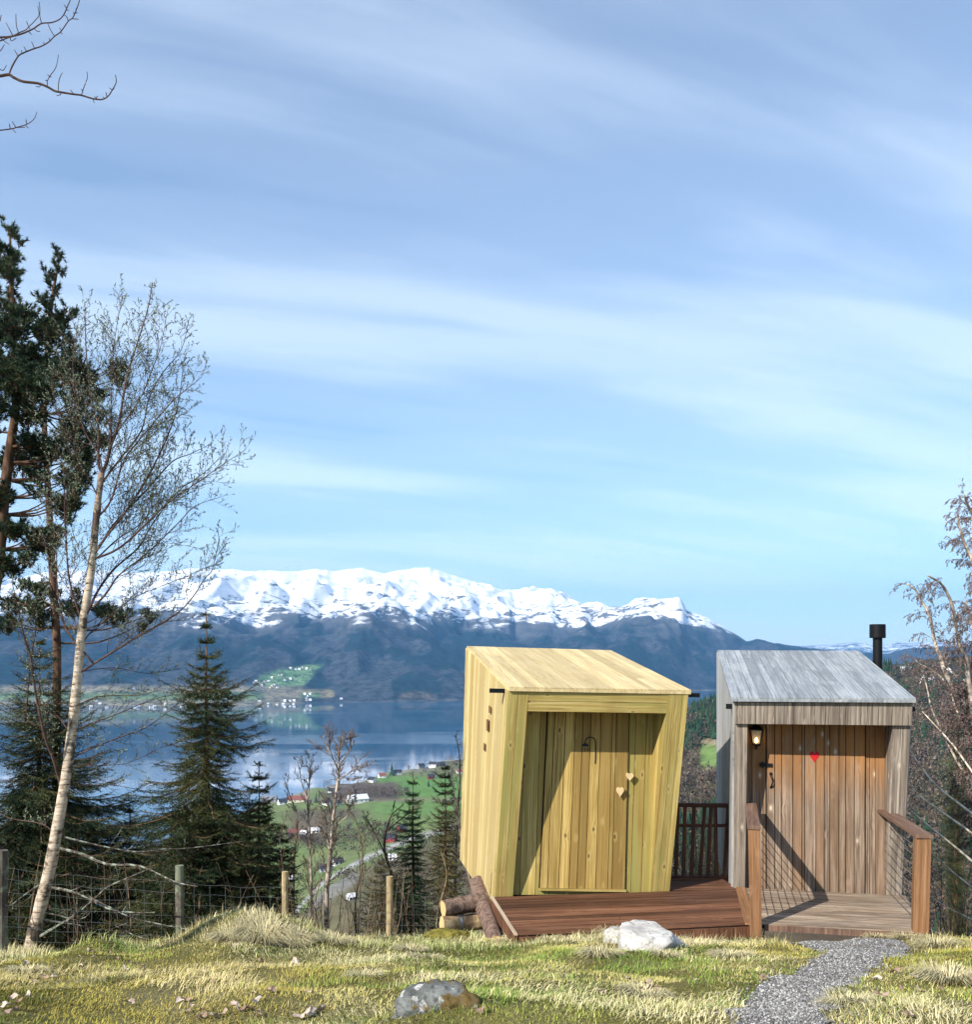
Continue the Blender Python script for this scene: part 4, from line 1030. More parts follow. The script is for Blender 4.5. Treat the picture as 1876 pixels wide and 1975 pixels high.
# --- spruces
def spruce(label, u, vtop, d, half, mat, seed, vprof=None, dens=1.0, droop=.25, lean=0.0, vis_v=1830, name='spruce_tree', shoot=.10, nlen=.026):
    """half: list of (v, half width in photo units) giving the outline"""
    rg = random.Random(seed)
    top = P(u, vtop, d); zf = TZ(top.x, d); foot = Vector((top.x - lean, d, zf - .1))
    root = empty(name, foot); tag(root, label, 'tree', 'conifers beyond the wire fence' if u < 1000 else None)
    H = top.z - foot.z
    mb = MB(); n = 14
    tp = [lerp(foot, top, i / n) + Vector((rg.uniform(-1, 1), rg.uniform(-1, 1), 0)) * .008 for i in range(n + 1)]
    mb.tube(tp, [max(.018 * H * (1 - i / n), .006) for i in range(n + 1)], 8); mb.build('trunk', M['bark_spruce'], root, smooth=True)
    mb = MB(); lv = Leaves()
    zs = [CZ - (h_[0] - VH) * d / F for h_ in half]; ws = [h_[1] * d / F for h_ in half]
    z = top.z - .05; lv.needles(top - Vector((0, 0, .25)), top, 26, nlen * 1.2, .003, rg)
    zlow = max(foot.z + .2, CZ - (vis_v - VH) * d / F)
    while z > zlow:
        w = float(np.interp(-z, [-q for q in zs], ws)); f = (top.z - z) / H
        nb = int(round(6 + 3 * min(1, w) * dens))
        ph = rg.random() * 6.28
        for k in range(nb):
            wz = .55 + .95 * float(vnoise(z * 1.6 + seed, k * 0 + seed * 3.1 + math.cos(ph + 6.283 * k / nb) * 1.3, seed))
            az = ph + 6.283 * k / nb + rg.uniform(-.3, .3); L_ = w * wz * rg.choice((.45, .7, .85, 1.0, 1.2)) * rg.uniform(.85, 1.1)
            if L_ < .03: continue
            hd_ = Vector((math.cos(az), math.sin(az), 0)); o = Vector((lerp(foot, top, (z - foot.z) / H).x, d, z)) ; o.y = foot.y
            rise = (.55 - 1.0 * min(1, f * 2.2)) * .9
            pts = [o]
            ns = max(3, int(L_ / .14))
            for j in range(1, ns + 1):
                s_ = j / ns
                pts.append(o + hd_ * (L_ * s_) + Vector((rg.uniform(-.02, .02), rg.uniform(-.02, .02), L_ * (rise * s_ - droop * s_ * (1 - s_) * 1.6 + .12 * s_ * s_))))
            mb.tube(pts, [max(.013 * L_ * (1 - .8 * j / ns), .0025) for j in range(ns + 1)], 4, cap=False)
            side = Vector((-hd_.y, hd_.x, 0))
            for j in range(1, ns + 1):
                a, b_ = pts[j - 1], pts[j]
                lv.needles(a, b_, int(15 * dens), nlen, .0052, rg)
                s_ = j / ns
                sl = L_ * .42 * (1 - .72 * s_) + shoot * .6
                for sg in (-1, 1):
                    for rep in range(3):
                        st_ = lerp(a, b_, rg.random())
                        dd = ((b_ - a).normalized() * rg.uniform(.6, 1.0) + side * sg * rg.uniform(.6, 1.1) + Vector((0, 0, rg.uniform(-.35, .15)))).normalized()
                        l2 = sl * rg.uniform(.5, 1.0)
                        e = st_ + dd * l2 - Vector((0, 0, .12 * l2))
                        lv.needles(st_, e, max(4, int(l2 * 110 * dens)), nlen, .0056, rg)
                        if l2 > .13:
                            for r2 in range(int(l2 / .09)):
                                s2 = lerp(st_, e, rg.uniform(.2, .9)); d2 = (dd + side * rg.uniform(-1, 1) + Vector((0, 0, rg.uniform(-.6, .3)))).normalized()
                                l3 = min(.12, l2 * .5); lv.needles(s2, s2 + d2 * l3, max(4, int(l3 * 110 * dens)), nlen, .0056, rg)
            if L_ > .06: lv.needles(pts[-1], pts[-1] + (pts[-1] - pts[-2]).normalized() * .07, 7, nlen, .0052, rg)
        z -= rg.uniform(.065, .105) * (1 if f > .15 else 1.8)
    mb.build('branches', M['bark_spruce'], root); lv.build('needles', mat, root)
spruce('tall spruce with a long thin leader between birch and fjord', 398, 1178, 12.2, [(1178, 1), (1240, 14), (1290, 34), (1330, 78), (1400, 84), (1470, 105), (1520, 150), (1600, 165), (1700, 190), (1830, 200)], M['spruce'], 21, dens=1.05)
spruce('broad dark spruce behind the white birch trunk', 75, 1235, 13.2, [(1235, 2), (1290, 44), (1330, 80), (1400, 110), (1500, 140), (1650, 170), (1830, 190)], M['spruce'], 22, dens=.95)
spruce('dark spruce filling the gap between birch trunk and tall spruce', 250, 1560, 14.0, [(1560, 3), (1590, 40), (1650, 85), (1700, 120), (1830, 150)], M['spruce'], 23, dens=.95)
spruce('bushy spruce right of the tall one, above the post behind the hummock', 500, 1468, 12.9, [(1468, 2), (1520, 22), (1560, 40), (1620, 52), (1700, 60), (1830, 66)], M['spruce'], 24, dens=1.1, shoot=.14)
spruce('slim young spruce just right of the last pale fence post', 797, 1487, 14.5, [(1487, 1), (1560, 16), (1590, 24), (1640, 34), (1700, 52), (1760, 66), (1850, 76)], M['spruce_young'], 25, dens=.9, droop=.05)
spruce('brown green columnar conifer hard by the yellow shed', 860, 1478, 17.0, [(1478, 3), (1500, 16), (1560, 32), (1640, 44), (1720, 52), (1830, 58)], M['juniper'], 26, dens=1.0, name='juniper_tree')
spruce('low brown green conifer left of the young spruce', 735, 1660, 16.0, [(1660, 3), (1700, 30), (1760, 46), (1830, 56)], M['juniper'], 27, dens=.8, name='juniper_tree')
spruce('far tip of a small dark spruce on the right slope', 1845, 1400, 45.0, [(1400, 1), (1430, 7), (1480, 13), (1540, 18), (1900, 26)], M['spruce'], 28, dens=.3, vis_v=1850, nlen=.05, shoot=.25)

spruce('low dark spruce behind the foot of the white birch trunk', 150, 1600, 12.4, [(1600, 6), (1640, 60), (1700, 100), (1830, 130)], M['spruce'], 29, dens=.9)
spruce('low dark spruce behind the netting left of the straw hummock', 430, 1640, 11.9, [(1640, 8), (1680, 60), (1740, 100), (1830, 120)], M['spruce'], 30, dens=1.0)
spruce('low dark spruce right of the tall spruce, touching the bushy one', 545, 1590, 12.6, [(1590, 3), (1640, 26), (1700, 40), (1830, 50)], M['spruce'], 32, dens=1.0)
spruce('low dark spruce straight below the tall spruce leader', 370, 1560, 11.6, [(1560, 6), (1600, 50), (1660, 90), (1740, 115), (1830, 130)], M['spruce'], 33, dens=1.0)
# --- bare young trees beyond the fence
def bare_tree(label, path, d, r0, mat, seed, sp=.20, ln=.5, up=.25, drop=0.0, lv_mat=None, name='bare_tree', levels=2, extra=(), start=.3, group=None, cat='tree', blen=.02, buds=1, kink=.2, twmat=None):
    global TWMIN
    TWMIN = .00026 * d
    rg = random.Random(seed)
    sp *= .45; ln *= 1.2; r0 *= .75
    pts = smooth([P(u, v, d) for u, v in path], 4)
    foot = pts[0].copy(); gz = TZ(foot.x, foot.y)
    if foot.z > gz: foot.z = gz - .05; pts = [foot] + pts
    root = empty(name, pts[0]); tag(root, label, cat, 'bare young trees beyond the wire fence')
    n = len(pts); mb, mt = MB(), MB(); lv = Leaves() if lv_mat else None
    mb.tube(pts, [max(r0 * (1 - .88 * i / n), .003) for i in range(n)], 7)
    twigs(mt, lv, pts, r0 * .6, rg, sp, ln, 0, (.4, .85), up, start, buds, blen, levels, drop, kink=kink)
    for e, er in extra:
        q = smooth([P(u, v, d + rg.uniform(-.3, .3)) if i else P(u, v, d) for i, (u, v) in enumerate(e)], 4); m_ = len(q)
        mb.tube(q, [max(er * (1 - .8 * i / m_), .003) for i in range(m_)], 6)
        twigs(mt, lv, q, er * .6, rg, sp, ln * .8, 0, (.4, .85), up, .2, buds, blen, levels, drop, kink=kink)
    mb.build('trunk', mat, root, smooth=True); mt.build('twigs', twmat or M['twig_brown'], root)
    if lv and lv.f: lv.build('catkins', lv_mat, root)
def Z5(x, y): return (465.7 + x * .23586, 1335.1 + y * .23586)
bare_tree('bare birch with a white stem, tallest of the saplings before the green field', [Z5(*q) for q in ((700, 2010), (700, 1600), (730, 1330), (755, 1000), (790, 720), (800, 600), (800, 480), (830, 360))], 14.5, .055, M['twig_white'], 31, .16, .62, .22, .12, M['catkin'],
          name='birch_tree', extra=((tuple(Z5(*q) for q in ((800, 600), (860, 520), (905, 440), (900, 370))), .014), (tuple(Z5(*q) for q in ((795, 640), (740, 520), (700, 440), (680, 400))), .012), (tuple(Z5(*q) for q in ((790, 720), (880, 660), (950, 600), (975, 640))), .012), (tuple(Z5(*q) for q in ((790, 1080), (890, 990), (950, 890))), .010), (tuple(Z5(*q) for q in ((730, 1330), (700, 1180), (690, 1040), (640, 900))), .014)), start=.45)
bare_tree('bare sapling left of the tallest birch, forked in its upper half', [Z5(*q) for q in ((570, 1980), (575, 1700), (560, 1250), (540, 900), (500, 760), (460, 560))], 15.5, .035, M['twig_white'], 32, .17, .5, .25, .08, M['catkin'], name='birch_tree',
          extra=((tuple(Z5(*q) for q in ((540, 900), (560, 720), (570, 560), (565, 500))), .012),), start=.4)
bare_tree('thin bare sapling nearest the big spruces', [Z5(*q) for q in ((430, 1980), (430, 1400), (460, 1050), (400, 850), (340, 680))], 15.0, .026, M['twig_brown'], 33, .16, .45, .25, .06, M['catkin'], name='birch_tree', start=.4)
bare_tree('thin grey sapling just left of the post behind the straw hummock', [(553 - 8, 1840), (548, 1700), (540, 1620), (556, 1560)], 11.5, .014, M['twig_lichen'], 34, .14, .28, .3, 0, None, name='bare_sapling', start=.25)
bare_tree('dark crooked bare tree with olive haze of buds before the red houses', [(775, 1860), (765, 1720), (742, 1640), (752, 1580), (768, 1560)], 18.0, .05, M['twig_dark'], 35, .18, .6, .25, .05, M['bud'], name='bare_tree', start=.3, extra=((((745, 1650), (720, 1600), (705, 1575)), .015), (((750, 1600), (785, 1570), (800, 1560)), .012)))
bare_tree('bare brown sapling midway between the two pale fence posts', [(690, 1850), (686, 1740), (700, 1660), (690, 1590), (672, 1560)], 13.0, .022, M['twig_brown'], 36, .15, .42, .25, .04, None, name='bare_sapling', start=.25)
bare_tree('leaning white sapling in front of the columnar conifer', [(935, 1830), (905, 1690), (885, 1590), (876, 1520), (872, 1480)], 13.5, .026, M['twig_white'], 37, .2, .45, .25, .25, M['catkin'], name='birch_tree', start=.3)
bare_tree('slender dark bare birch touching the left wall of the yellow shed', [(878, 1700), (884, 1560), (888, 1500), (886, 1450), (880, 1425)], 18.5, .035, M['twig_red'], 38, .2, .6, .15, .35, M['catkin'], name='birch_tree', start=.35)
bare_tree('short bare sapling just right of the post behind the hummock', [(620, 1840), (612, 1770), (596, 1710), (585, 1660)], 11.8, .016, M['twig_brown'], 39, .13, .35, .25, 0, None, name='bare_sapling', start=.2)
bare_tree('pale twiggy sapling rising behind the log stack', [(838, 1840), (845, 1760), (862, 1690), (850, 1640)], 12.4, .014, M['twig_pale'], 40, .16, .4, .2, 0, None, name='bare_sapling', start=.2)

M['twig_bright'] = barkmat('paler_white_limbs', (.34, .27, .19), (.78, .70, .58), None, 16)  # paler bark tone than the other white limbs
# --- birches at the right edge
d = 12.0
def rbirch(label, limbs, d, seed, tb, mat=M['twig_white'], ln=1.0, sp=.066, r=.03, drop=.5):
    global TWMIN
    TWMIN = .00024 * d
    rg = random.Random(seed); foot = P(*tb, d); foot.z = min(foot.z, TZ(foot.x, foot.y)); foot.z = TZ(foot.x, foot.y) - .1
    root = empty('birch_tree', foot); tag(root, label, 'tree')
    mb, mt, mtr, lv = MB(), MB(), MB(), Leaves()
    hub = P(tb[0] - 6, tb[1] - 60, d)
    mtr.tube([foot, lerp(foot, hub, .5) + Vector((.05, 0, 0)), hub], [.16, .13, .11], 10); mtr.build('trunk', M['bark_birch'], root, smooth=True)
    for k, (q, r0, dz, tw) in enumerate(limbs):
        pts = [hub] + [P(u, v, d) for u, v in q]; m_ = len(pts)
        pts = [p + (p - Vector((0, 0, CZ))) * (dz * (i / (m_ - 1)) / d) for i, p in enumerate(pts)]
        pts = smooth(pts, 4); n = len(pts)
        mb.tube(pts, [max(r0 * (1 - .78 * i / n), .004) for i in range(n)], 7)
        if tw > 0: twigs(mt, lv, pts, .010, rg, sp / tw, ln, 0, (.35, .9), .0, .30, 1, .019, 2, drop, kink=.16)
        else: twigs(mt, None, pts, .008, rg, .5, .4, 1, (.4, .9), .1, .3, 0, .02, 2, .05, kink=.3)
    mb.build('limbs', mat, root, smooth=True); mt.build('twigs', M['twig_red'], root); lv.build('catkins', M['catkin'], root)
rbirch('weeping birch with white arching limbs at the right edge', [
    ([(1935, 1600), (1900, 1430), (1864, 1366), (1828, 1305), (1813, 1261), (1804, 1239), (1795, 1189), (1780, 1162), (1765, 1136), (1746, 1125)], .040, .5, 1.0),
    ([(1950, 1560), (1890, 1420), (1872, 1330), (1864, 1268), (1850, 1239), (1839, 1173), (1826, 1140), (1813, 1123), (1790, 1110)], .040, -.5, 1.0),
    ([(1960, 1500), (1930, 1300), (1900, 1150), (1880, 1090), (1862, 1050), (1850, 1010), (1848, 985)], .045, .6, 1.3),
    ([(1955, 1480), (1925, 1250), (1905, 1100), (1885, 1010), (1868, 975), (1862, 955)], .040, -.7, 1.2),
    ([(1950, 1650), (1905, 1560), (1876, 1515), (1839, 1453), (1816, 1406), (1798, 1366), (1790, 1330), (1782, 1300)], .026, .9, .6),
    ([(1955, 1500), (1915, 1400), (1893, 1320), (1880, 1260), (1875, 1200), (1862, 1150)], .026, 1.2, 1.0),
    ([(1945, 1640), (1900, 1480), (1870, 1420), (1850, 1380), (1836, 1340), (1820, 1310), (1795, 1290), (1775, 1280), (1762, 1268)], .020, 1.4, .9),
], 12.0, 51, (1985, 2010))
rbirch('birch low on the slope sending long pale limbs towards the right railing', [
    ([(1990, 1690), (1940, 1620), (1876, 1569), (1809, 1517), (1778, 1479), (1753, 1442)], .024, .4, 0),
    ([(1985, 1720), (1940, 1660), (1876, 1607), (1809, 1560), (1771, 1531), (1749, 1505)], .022, -.4, 0),
    ([(1980, 1770), (1930, 1710), (1876, 1661), (1828, 1621), (1795, 1595), (1759, 1564)], .024, -.8, 0),
    ([(1980, 1800), (1930, 1755), (1876, 1711), (1837, 1680), (1797, 1642), (1775, 1610)], .020, .8, 0),
    ([(1975, 1840), (1930, 1800), (1876, 1773), (1830, 1751), (1797, 1730), (1770, 1712)], .018, .3, 0),
    ([(1975, 1860), (1930, 1840), (1876, 1823), (1828, 1807), (1790, 1791), (1765, 1785)], .016, -.5, 0),
    ([(1985, 1650), (1935, 1560), (1885, 1500), (1842, 1440), (1806, 1400), (1780, 1372)], .022, 1.2, 0),
], 11.4, 52, (2060, 1990), mat=M['twig_bright'])

TWMIN = .0028
# --- branches of a larch-like tree reaching in at the top left
d = 4.0
foot = Vector((-8.0, 3.0, TZ(-8.0, 3.0) - .1)); root = empty('bare_tree', foot); tag(root, 'bare tree whose dark twigs reach into the top left corner', 'tree')
mb = MB(); mb.tube(smooth([foot, foot + Vector((.1, -.1, 2.5)), foot + Vector((0, -.4, 4.6)), foot + Vector((-.2, -.5, 6.5))], 4), [.15 - .008 * i for i in range(13)], 10); mb.build('trunk', M['bark_spruce'], root, smooth=True)
def Z6(x, y, dd=d): return P(x * .16550, y * .16550, dd)
hub = foot + Vector((0, -.45, 3.8)); mb = MB(); rg = random.Random(61)
def main(pts, r0, r1, fr=True):
    q = smooth([Z6(x, y) if i or not fr else Z6(x, y) for i, (x, y) in enumerate(pts)], 4)
    if fr: q = [lerp(hub, q[0], t_ / 4) + Vector((0, 0, -.15 * math.sin(t_ / 4 * 3.14))) for t_ in range(4)] + q
    n = len(q); mb.tube(q, [(r0 + (r1 - r0) * i / n) * .42 for i in range(n)], 6)
main([(-60, 890), (0, 887), (105, 872), (160, 905), (270, 952), (440, 972), (550, 1012), (640, 1062), (720, 1078), (860, 1100), (950, 1112), (1085, 1152), (1190, 1160), (1260, 1122), (1310, 1050), (1355, 960), (1345, 875)], .016, .0035)
main([(105, 872), (140, 780), (210, 660), (270, 620), (400, 568), (480, 542), (570, 490), (635, 425), (710, 370), (795, 250), (850, 205), (900, 90), (930, 0), (960, -80)], .0075, .004, False)
main([(-60, 440), (0, 436), (120, 428), (240, 400), (340, 360), (400, 330), (485, 275), (600, 265), (690, 230), (745, 170), (790, 70), (830, -20)], .010, .004)
main([(-60, 480), (0, 478), (60, 455), (150, 420), (230, 380), (300, 350), (340, 310), (410, 240), (455, 175), (440, 70)], .007, .003)
main([(-60, 1525), (0, 1520), (130, 1503), (200, 1485), (300, 1455), (360, 1422), (405, 1375), (430, 1305)], .007, .0025)
for q in [((555, 1010), (552, 950), (580, 890), (640, 810), (665, 740), (682, 640)), ((678, 1065), (685, 960), (705, 890), (730, 848)), ((950, 1110), (975, 1030), (1005, 950), (1020, 900), (1015, 838)),
          ((635, 425), (590, 350), (558, 280)), ((795, 250), (780, 200), (745, 172)), ((485, 275), (465, 190), (465, 100), (455, 25)), ((215, 380), (190, 290), (185, 165)), ((145, 410), (110, 340), (70, 270)),
          ((400, 335), (430, 365), (465, 368)), ((330, 365), (368, 405)), ((345, 335), (320, 280), (310, 250)), ((400, 560), (368, 488)), ((310, 600), (278, 545)), ((210, 655), (168, 583)), ((255, 630), (250, 588)),
          ((515, 515), (508, 492)), ((580, 470), (573, 448)), ((715, 360), (695, 328)), ((705, 375), (728, 400)), ((860, 160), (858, 145)), ((845, 220), (915, 226)), ((880, 150), (905, 153)), ((890, 120), (884, 100)), ((775, 95), (748, 58)), ((780, 118), (802, 122)),
          ((475, 985), (460, 1015), (420, 1010)), ((708, 1080), (705, 1105), (658, 1118)), ((860, 1100), (822, 1048)), ((960, 1060), (950, 1038)), ((1085, 1155), (1098, 1200)), ((1120, 1145), (1102, 1126)), ((1120, 1150), (1138, 1120)),
          ((1212, 1145), (1200, 1130)), ((1245, 1125), (1236, 1078)), ((1305, 1050), (1278, 1026)), ((1318, 1040), (1332, 1036)), ((580, 895), (556, 872)), ((575, 900), (598, 895)), ((545, 938), (532, 940)),
          ((120, 1503), (108, 1445)), ((185, 1485), (143, 1418)), ((150, 1505), (183, 1547)), ((310, 1440), (302, 1392)), ((295, 1460), (332, 1495)), ((200, 1486), (290, 1484)), ((120, 430), (130, 480), (190, 445)),
          ((0, 440), (50, 480), (105, 520)), ((0, 600), (25, 565), (52, 520)), ((0, 810), (40, 820), (75, 762)), ((0, 250), (14, 175))]:
    q = [Z6(x, y, d + rg.uniform(-.02, .02)) for x, y in q]; q = [q[0]] + q[1:]
    if len(q) > 2: q = smooth(q, 3)
    n = len(q); mb.tube(q, [.0019 - .0007 * i / n for i in range(n)], 5)
mb.build('branches', M['twig_dark'], root)

# --- shrubs and undergrowth
def shrub(label, uvd, n, h, mat, seed, spread=.5, name='shrub', lean=.2, cat='shrub', ln=.25):
    rg = random.Random(seed); u, v, d = uvd; c_ = P(u, v, d); gz = TZ(c_.x, c_.y)
    foot = Vector((c_.x, c_.y, gz)); root = empty(name, foot); tag(root, label, cat)
    mb = MB(); top = c_.z
    for k in range(n):
        o = foot + Vector((rg.gauss(0, spread * .5), rg.gauss(0, spread * .5), 0)); o.z = TZ(o.x, o.y) - .05
        tgt = Vector((foot.x + rg.gauss(0, spread), foot.y + rg.gauss(0, spread), top + rg.uniform(-h, 0)))
        q = smooth([o, lerp(o, tgt, .5) + Vector((rg.uniform(-.1, .1), rg.uniform(-.1, .1), 0)), tgt], 3); m_ = len(q)
        mb.tube(q, [.010 - .008 * i / m_ for i in range(m_)], 4, cap=False)
        twigs(mb, None, q, .006, rg, .16, ln, 1, (.3, .8), .3, .35, 0, .02, 2, 0, kink=.15)
    mb.build('stems', mat, root)
shrub('pale bare shrub seen through the balustrade between the sheds', (1352, 1520, 14.0), 70, 1.0, M['twig_pale'], 71, .55)
shrub('second pale bush behind the balustrade, close to the grey shed', (1392, 1500, 15.0), 50, .9, M['twig_pale'], 72, .45)

def undergrowth(name, n, urange, drange, hrange, mat, seed, vmin=None, tw=.2, rad=.008):
    rg = random.Random(seed); mb = MB()
    for k in range(n):
        d = math.exp(rg.uniform(math.log(drange[0]), math.log(drange[1]))); u = rg.uniform(*urange)
        x = (u - UC) * d / F; z = TZ(x, d); h = rg.uniform(*hrange) * (.7 + d / 30)
        if vmin is not None:
            vt = VH + (CZ - z - h) * F / d
            lim = vmin(u) if callable(vmin) else vmin
            if vt < lim: h = CZ - z - (lim + rg.uniform(0, 40) - VH) * d / F
            if h < .15: continue
        o = Vector((x, d, z - .05)); tgt = o + Vector((rg.gauss(0, .18) * h, rg.gauss(0, .18) * h, h))
        q = smooth([o, lerp(o, tgt, .5) + Vector((rg.uniform(-.06, .06), 0, 0)) * h, tgt], 3); m_ = len(q)
        r0 = rad * (.6 + d / 25); mb.tube(q, [r0 * (1 - .75 * i / m_) for i in range(m_)], 3, cap=False)
        twigs(mb, None, q, r0 * .7, rg, .22 * (1 + d / 30), .32 * h, 1, (.35, 1.0), .25, .2, 0, .02, 2, 0, kink=.25)
    o = mb.build(name, mat, fix=False); tag(o, kind='stuff'); return o
o = undergrowth('undergrowth', 420, (-60, 990), (10.6, 24), (.5, 1.7), M['twig_brown'], 81, vmin=lambda u: 1640 if u < 540 else 1665)
tag(o, 'tangled bare brown undergrowth on the slope beyond the wire fence', 'undergrowth')
o = undergrowth('undergrowth', 170, (540, 900), (16, 32), (.8, 2.4), M['twig_red'], 84, vmin=lambda u: 1600 if u < 700 else 1650)
tag(o, 'thicket of reddish bare twigs below the saplings', 'undergrowth')
o = undergrowth('undergrowth', 620, (1690, 2300), (10.5, 60), (.5, 2.2), M['twig_brown'], 82, vmin=lambda u: 1500, rad=.009)
tag(o, 'bare brown scrub on the steep slope right of the grey shed', 'undergrowth')
o = undergrowth('undergrowth', 160, (1270, 1480), (12.5, 34), (.6, 2.0), M['twig_brown'], 83, vmin=1545)
tag(o, 'dull brown scrub on the slope behind the balustrade', 'undergrowth')

# --- woods far down the slopes: each tree a few ragged tiers, far too many to count
def woods(name, label, pts, conif, mat, seed, hr, wr):
    rg = random.Random(seed); V_, F_, C_ = [], [], []
    for (x, y, z) in pts:
        h = rg.uniform(*hr); w = h * rg.uniform(*wr); g_ = rg.uniform(.6, 1.35)
        if conif:
            base_c = np.array((.022, .045, .022)) * g_
            for tI in range(5):
                zt = z + h * (1 - .17 * tI); zb = z + h * (1 - .17 * tI - .30); rr = w * (.22 + .2 * tI)
                i0 = len(V_); V_.append((x, y, zt)); C_.append(base_c * 1.15)
                k = 7
                for j in range(k):
                    a = 6.283 * j / k + rg.random() * .6; r_ = rr * rg.uniform(.6, 1.15)
                    V_.append((x + math.cos(a) * r_, y + math.sin(a) * r_, zb + rg.uniform(-.3, .3) * rr)); C_.append(base_c * rg.uniform(.7, 1.2))
                for j in range(k): F_.append((i0, i0 + 1 + j, i0 + 1 + (j + 1) % k))
        else:
            base_c = np.array(rg.choice(((.10, .07, .055), (.085, .062, .042), (.13, .10, .075), (.075, .07, .04)))) * g_
            for _ in range(34):
                a = Vector((rg.gauss(0, 1), rg.gauss(0, 1), rg.gauss(0, 1))).normalized() * rg.random() ** .4
                c_ = (x + a.x * w * .5, y + a.y * w * .5, z + h * .58 + a.z * h * .42)
                i0 = len(V_); s_ = h * rg.uniform(.05, .11); cc_ = base_c * rg.uniform(.6, 1.4)
                for __ in range(3): V_.append((c_[0] + rg.uniform(-s_, s_), c_[1] + rg.uniform(-s_, s_), c_[2] + rg.uniform(-s_, s_) * 1.4)); C_.append(cc_)
                F_.append((i0, i0 + 1, i0 + 2))
    o = npmesh(name, V_, F_, mat, None, colors=np.array(C_)); tag(o, label, 'wood', None, 'stuff'); return o
m, tr, b = newmat('far_foliage', .95, .05); at = N(tr, 'ShaderNodeVertexColor', layer_name='col'); L(tr, at.outputs[0], b.inputs['Base Color']); M['farfol'] = m
def scatter(n, ur, dr, seed, keep=lambda u, v, d: True):
    r_ = random.Random(seed); out_ = []
    u = np.array([r_.uniform(*ur) for _ in range(n)]); d = np.sqrt(np.array([r_.uniform(dr[0] ** 2, dr[1] ** 2) for _ in range(n)]))
    x = (u - UC) * d / F; z = terrain(x, d); v = VH + (CZ - z) * F / d
    return [(x[i], d[i], z[i] - .4) for i in range(n) if keep(u[i], v[i], d[i])]
def clump(x, y, s=70, sd=5, t=.5): return float(vnoise(x / s, y / s, sd)) > t
def nofield(u, v): return not (1346 < u < 1425 and 1425 < v < 1492) and not (1720 < u < 1880 and (1314 < v < 1328))
def kc(u, v, d): return nofield(u, v) and clump((u - UC) * d / F, d, 75, 5, .47)
def kd(u, v, d): return nofield(u, v)
woods('conifer_wood', 'dark conifer wood on the hill seen between the sheds', scatter(5200, (1240, 1720), (420, 960), 91, kc), True, M['farfol'], 91, (9, 17), (.24, .36))
woods('bare_wood', 'leafless brown wood mixed into the hill between the sheds', scatter(3800, (1240, 1720), (380, 980), 92, kd), False, M['farfol'], 92, (7, 13), (.6, .9))
woods('bare_wood', 'leafless brown wood on the hill at the right edge', scatter(6500, (1680, 2150), (170, 950), 93, kd), False, M['farfol'], 93, (6, 12), (.6, .9))
woods('conifer_wood', 'scattered dark conifers on the hill at the right edge', scatter(900, (1680, 2150), (300, 950), 94, kc), True, M['farfol'], 94, (8, 15), (.24, .36))
woods('hedgerow_wood', 'brown leafless grove across the green fields by the barn', scatter(900, (615, 790), (880, 1230), 95, lambda u, v, d: 1512 + (u - 620) * .0 < v < 1541 - max(0, (u - 700)) * .0), False, M['farfol'], 95, (6, 11), (.7, 1.0))
woods('hedgerow_wood', 'brown trees and hedges scattered over the valley floor', scatter(1500, (520, 920), (400, 900), 96, lambda u, v, d: 1552 < v < 1800 and abs(v - np.interp(u, [540, 619, 680, 740, 805, 900], [1790, 1706, 1668, 1640, 1614, 1590])) > 12 and clump((u - UC) * d / F, d, 45, 15, .60)), False, M['farfol'], 96, (5, 10), (.7, 1.0))
woods('shore_wood', 'dark line of trees along the near headland', scatter(500, (540, 1000), (1350, 1750), 97, lambda u, v, d: clump((u - UC) * d / F, d, 50, 25, .5)), False, M['farfol'], 97, (6, 12), (.7, 1.0))
for (u, v, h) in ((756, 1496, 20), (827, 1517, 9), (610, 1548, 12)):
    p = thit(u, v, 300)
    if p: woods('conifer_tree', 'x', [(p.x, p.y, p.z)], True, M['farfol'], int(u), (h, h + 2), (.25, .3)); o = bpy.context.scene.collection.objects[-1]; del o['kind']; tag(o, {756: 'single dark conifer standing among the white houses on the headland', 827: 'small conifer just below the red barn on the headland', 610: 'lone conifer beside the white house by the near shore'}[u], 'tree')
# ------------------------------------------------------------------ wire fence beyond the grass
wood_post = barkmat('weathered_post', (.26, .19, .10), (.52, .42, .25), None, 9)
old_post = barkmat('old_grey_post', (.06, .05, .04), (.16, .14, .11), (.20, .22, .15), 10)
wire_m = plain('fence_wire', (.16, .17, .16), .6, .3)
posts = [(-205, 1650, 9.6, .05, old_post), (4, 1640, 9.2, .055, old_post), (346, 1669, 9.7, .042, old_post), (550, 1681, 10.4, .034, wood_post), (752, 1690, 10.4, .034, wood_post), (1010, 1712, 11.4, .034, wood_post)]
f0 = P(346, 1800, 9.7); root = empty('wire_fence', (f0.x, f0.y, TZ(f0.x, f0.y))); tag(root, 'sheep netting fence on round timber posts along the edge of the grass', 'fence')
tops = []
for k, (u, v, d, r, mt) in enumerate(posts):
    t_ = P(u, v, d); zf = TZ(t_.x, d) - .3
    mb = MB(); rg_ = random.Random(k); n = 7
    ln = rg_.uniform(-.012, .012)
    mb.tube([Vector((t_.x + ln * (1 - i / n), d, zf + (t_.z - zf) * i / n)) for i in range(n + 1)], [r * rg_.uniform(.96, 1.04) for _ in range(n + 1)], 12)
    mb.build('post', mt, root, smooth=False); tops.append((t_, zf + .3))
mb = MB()
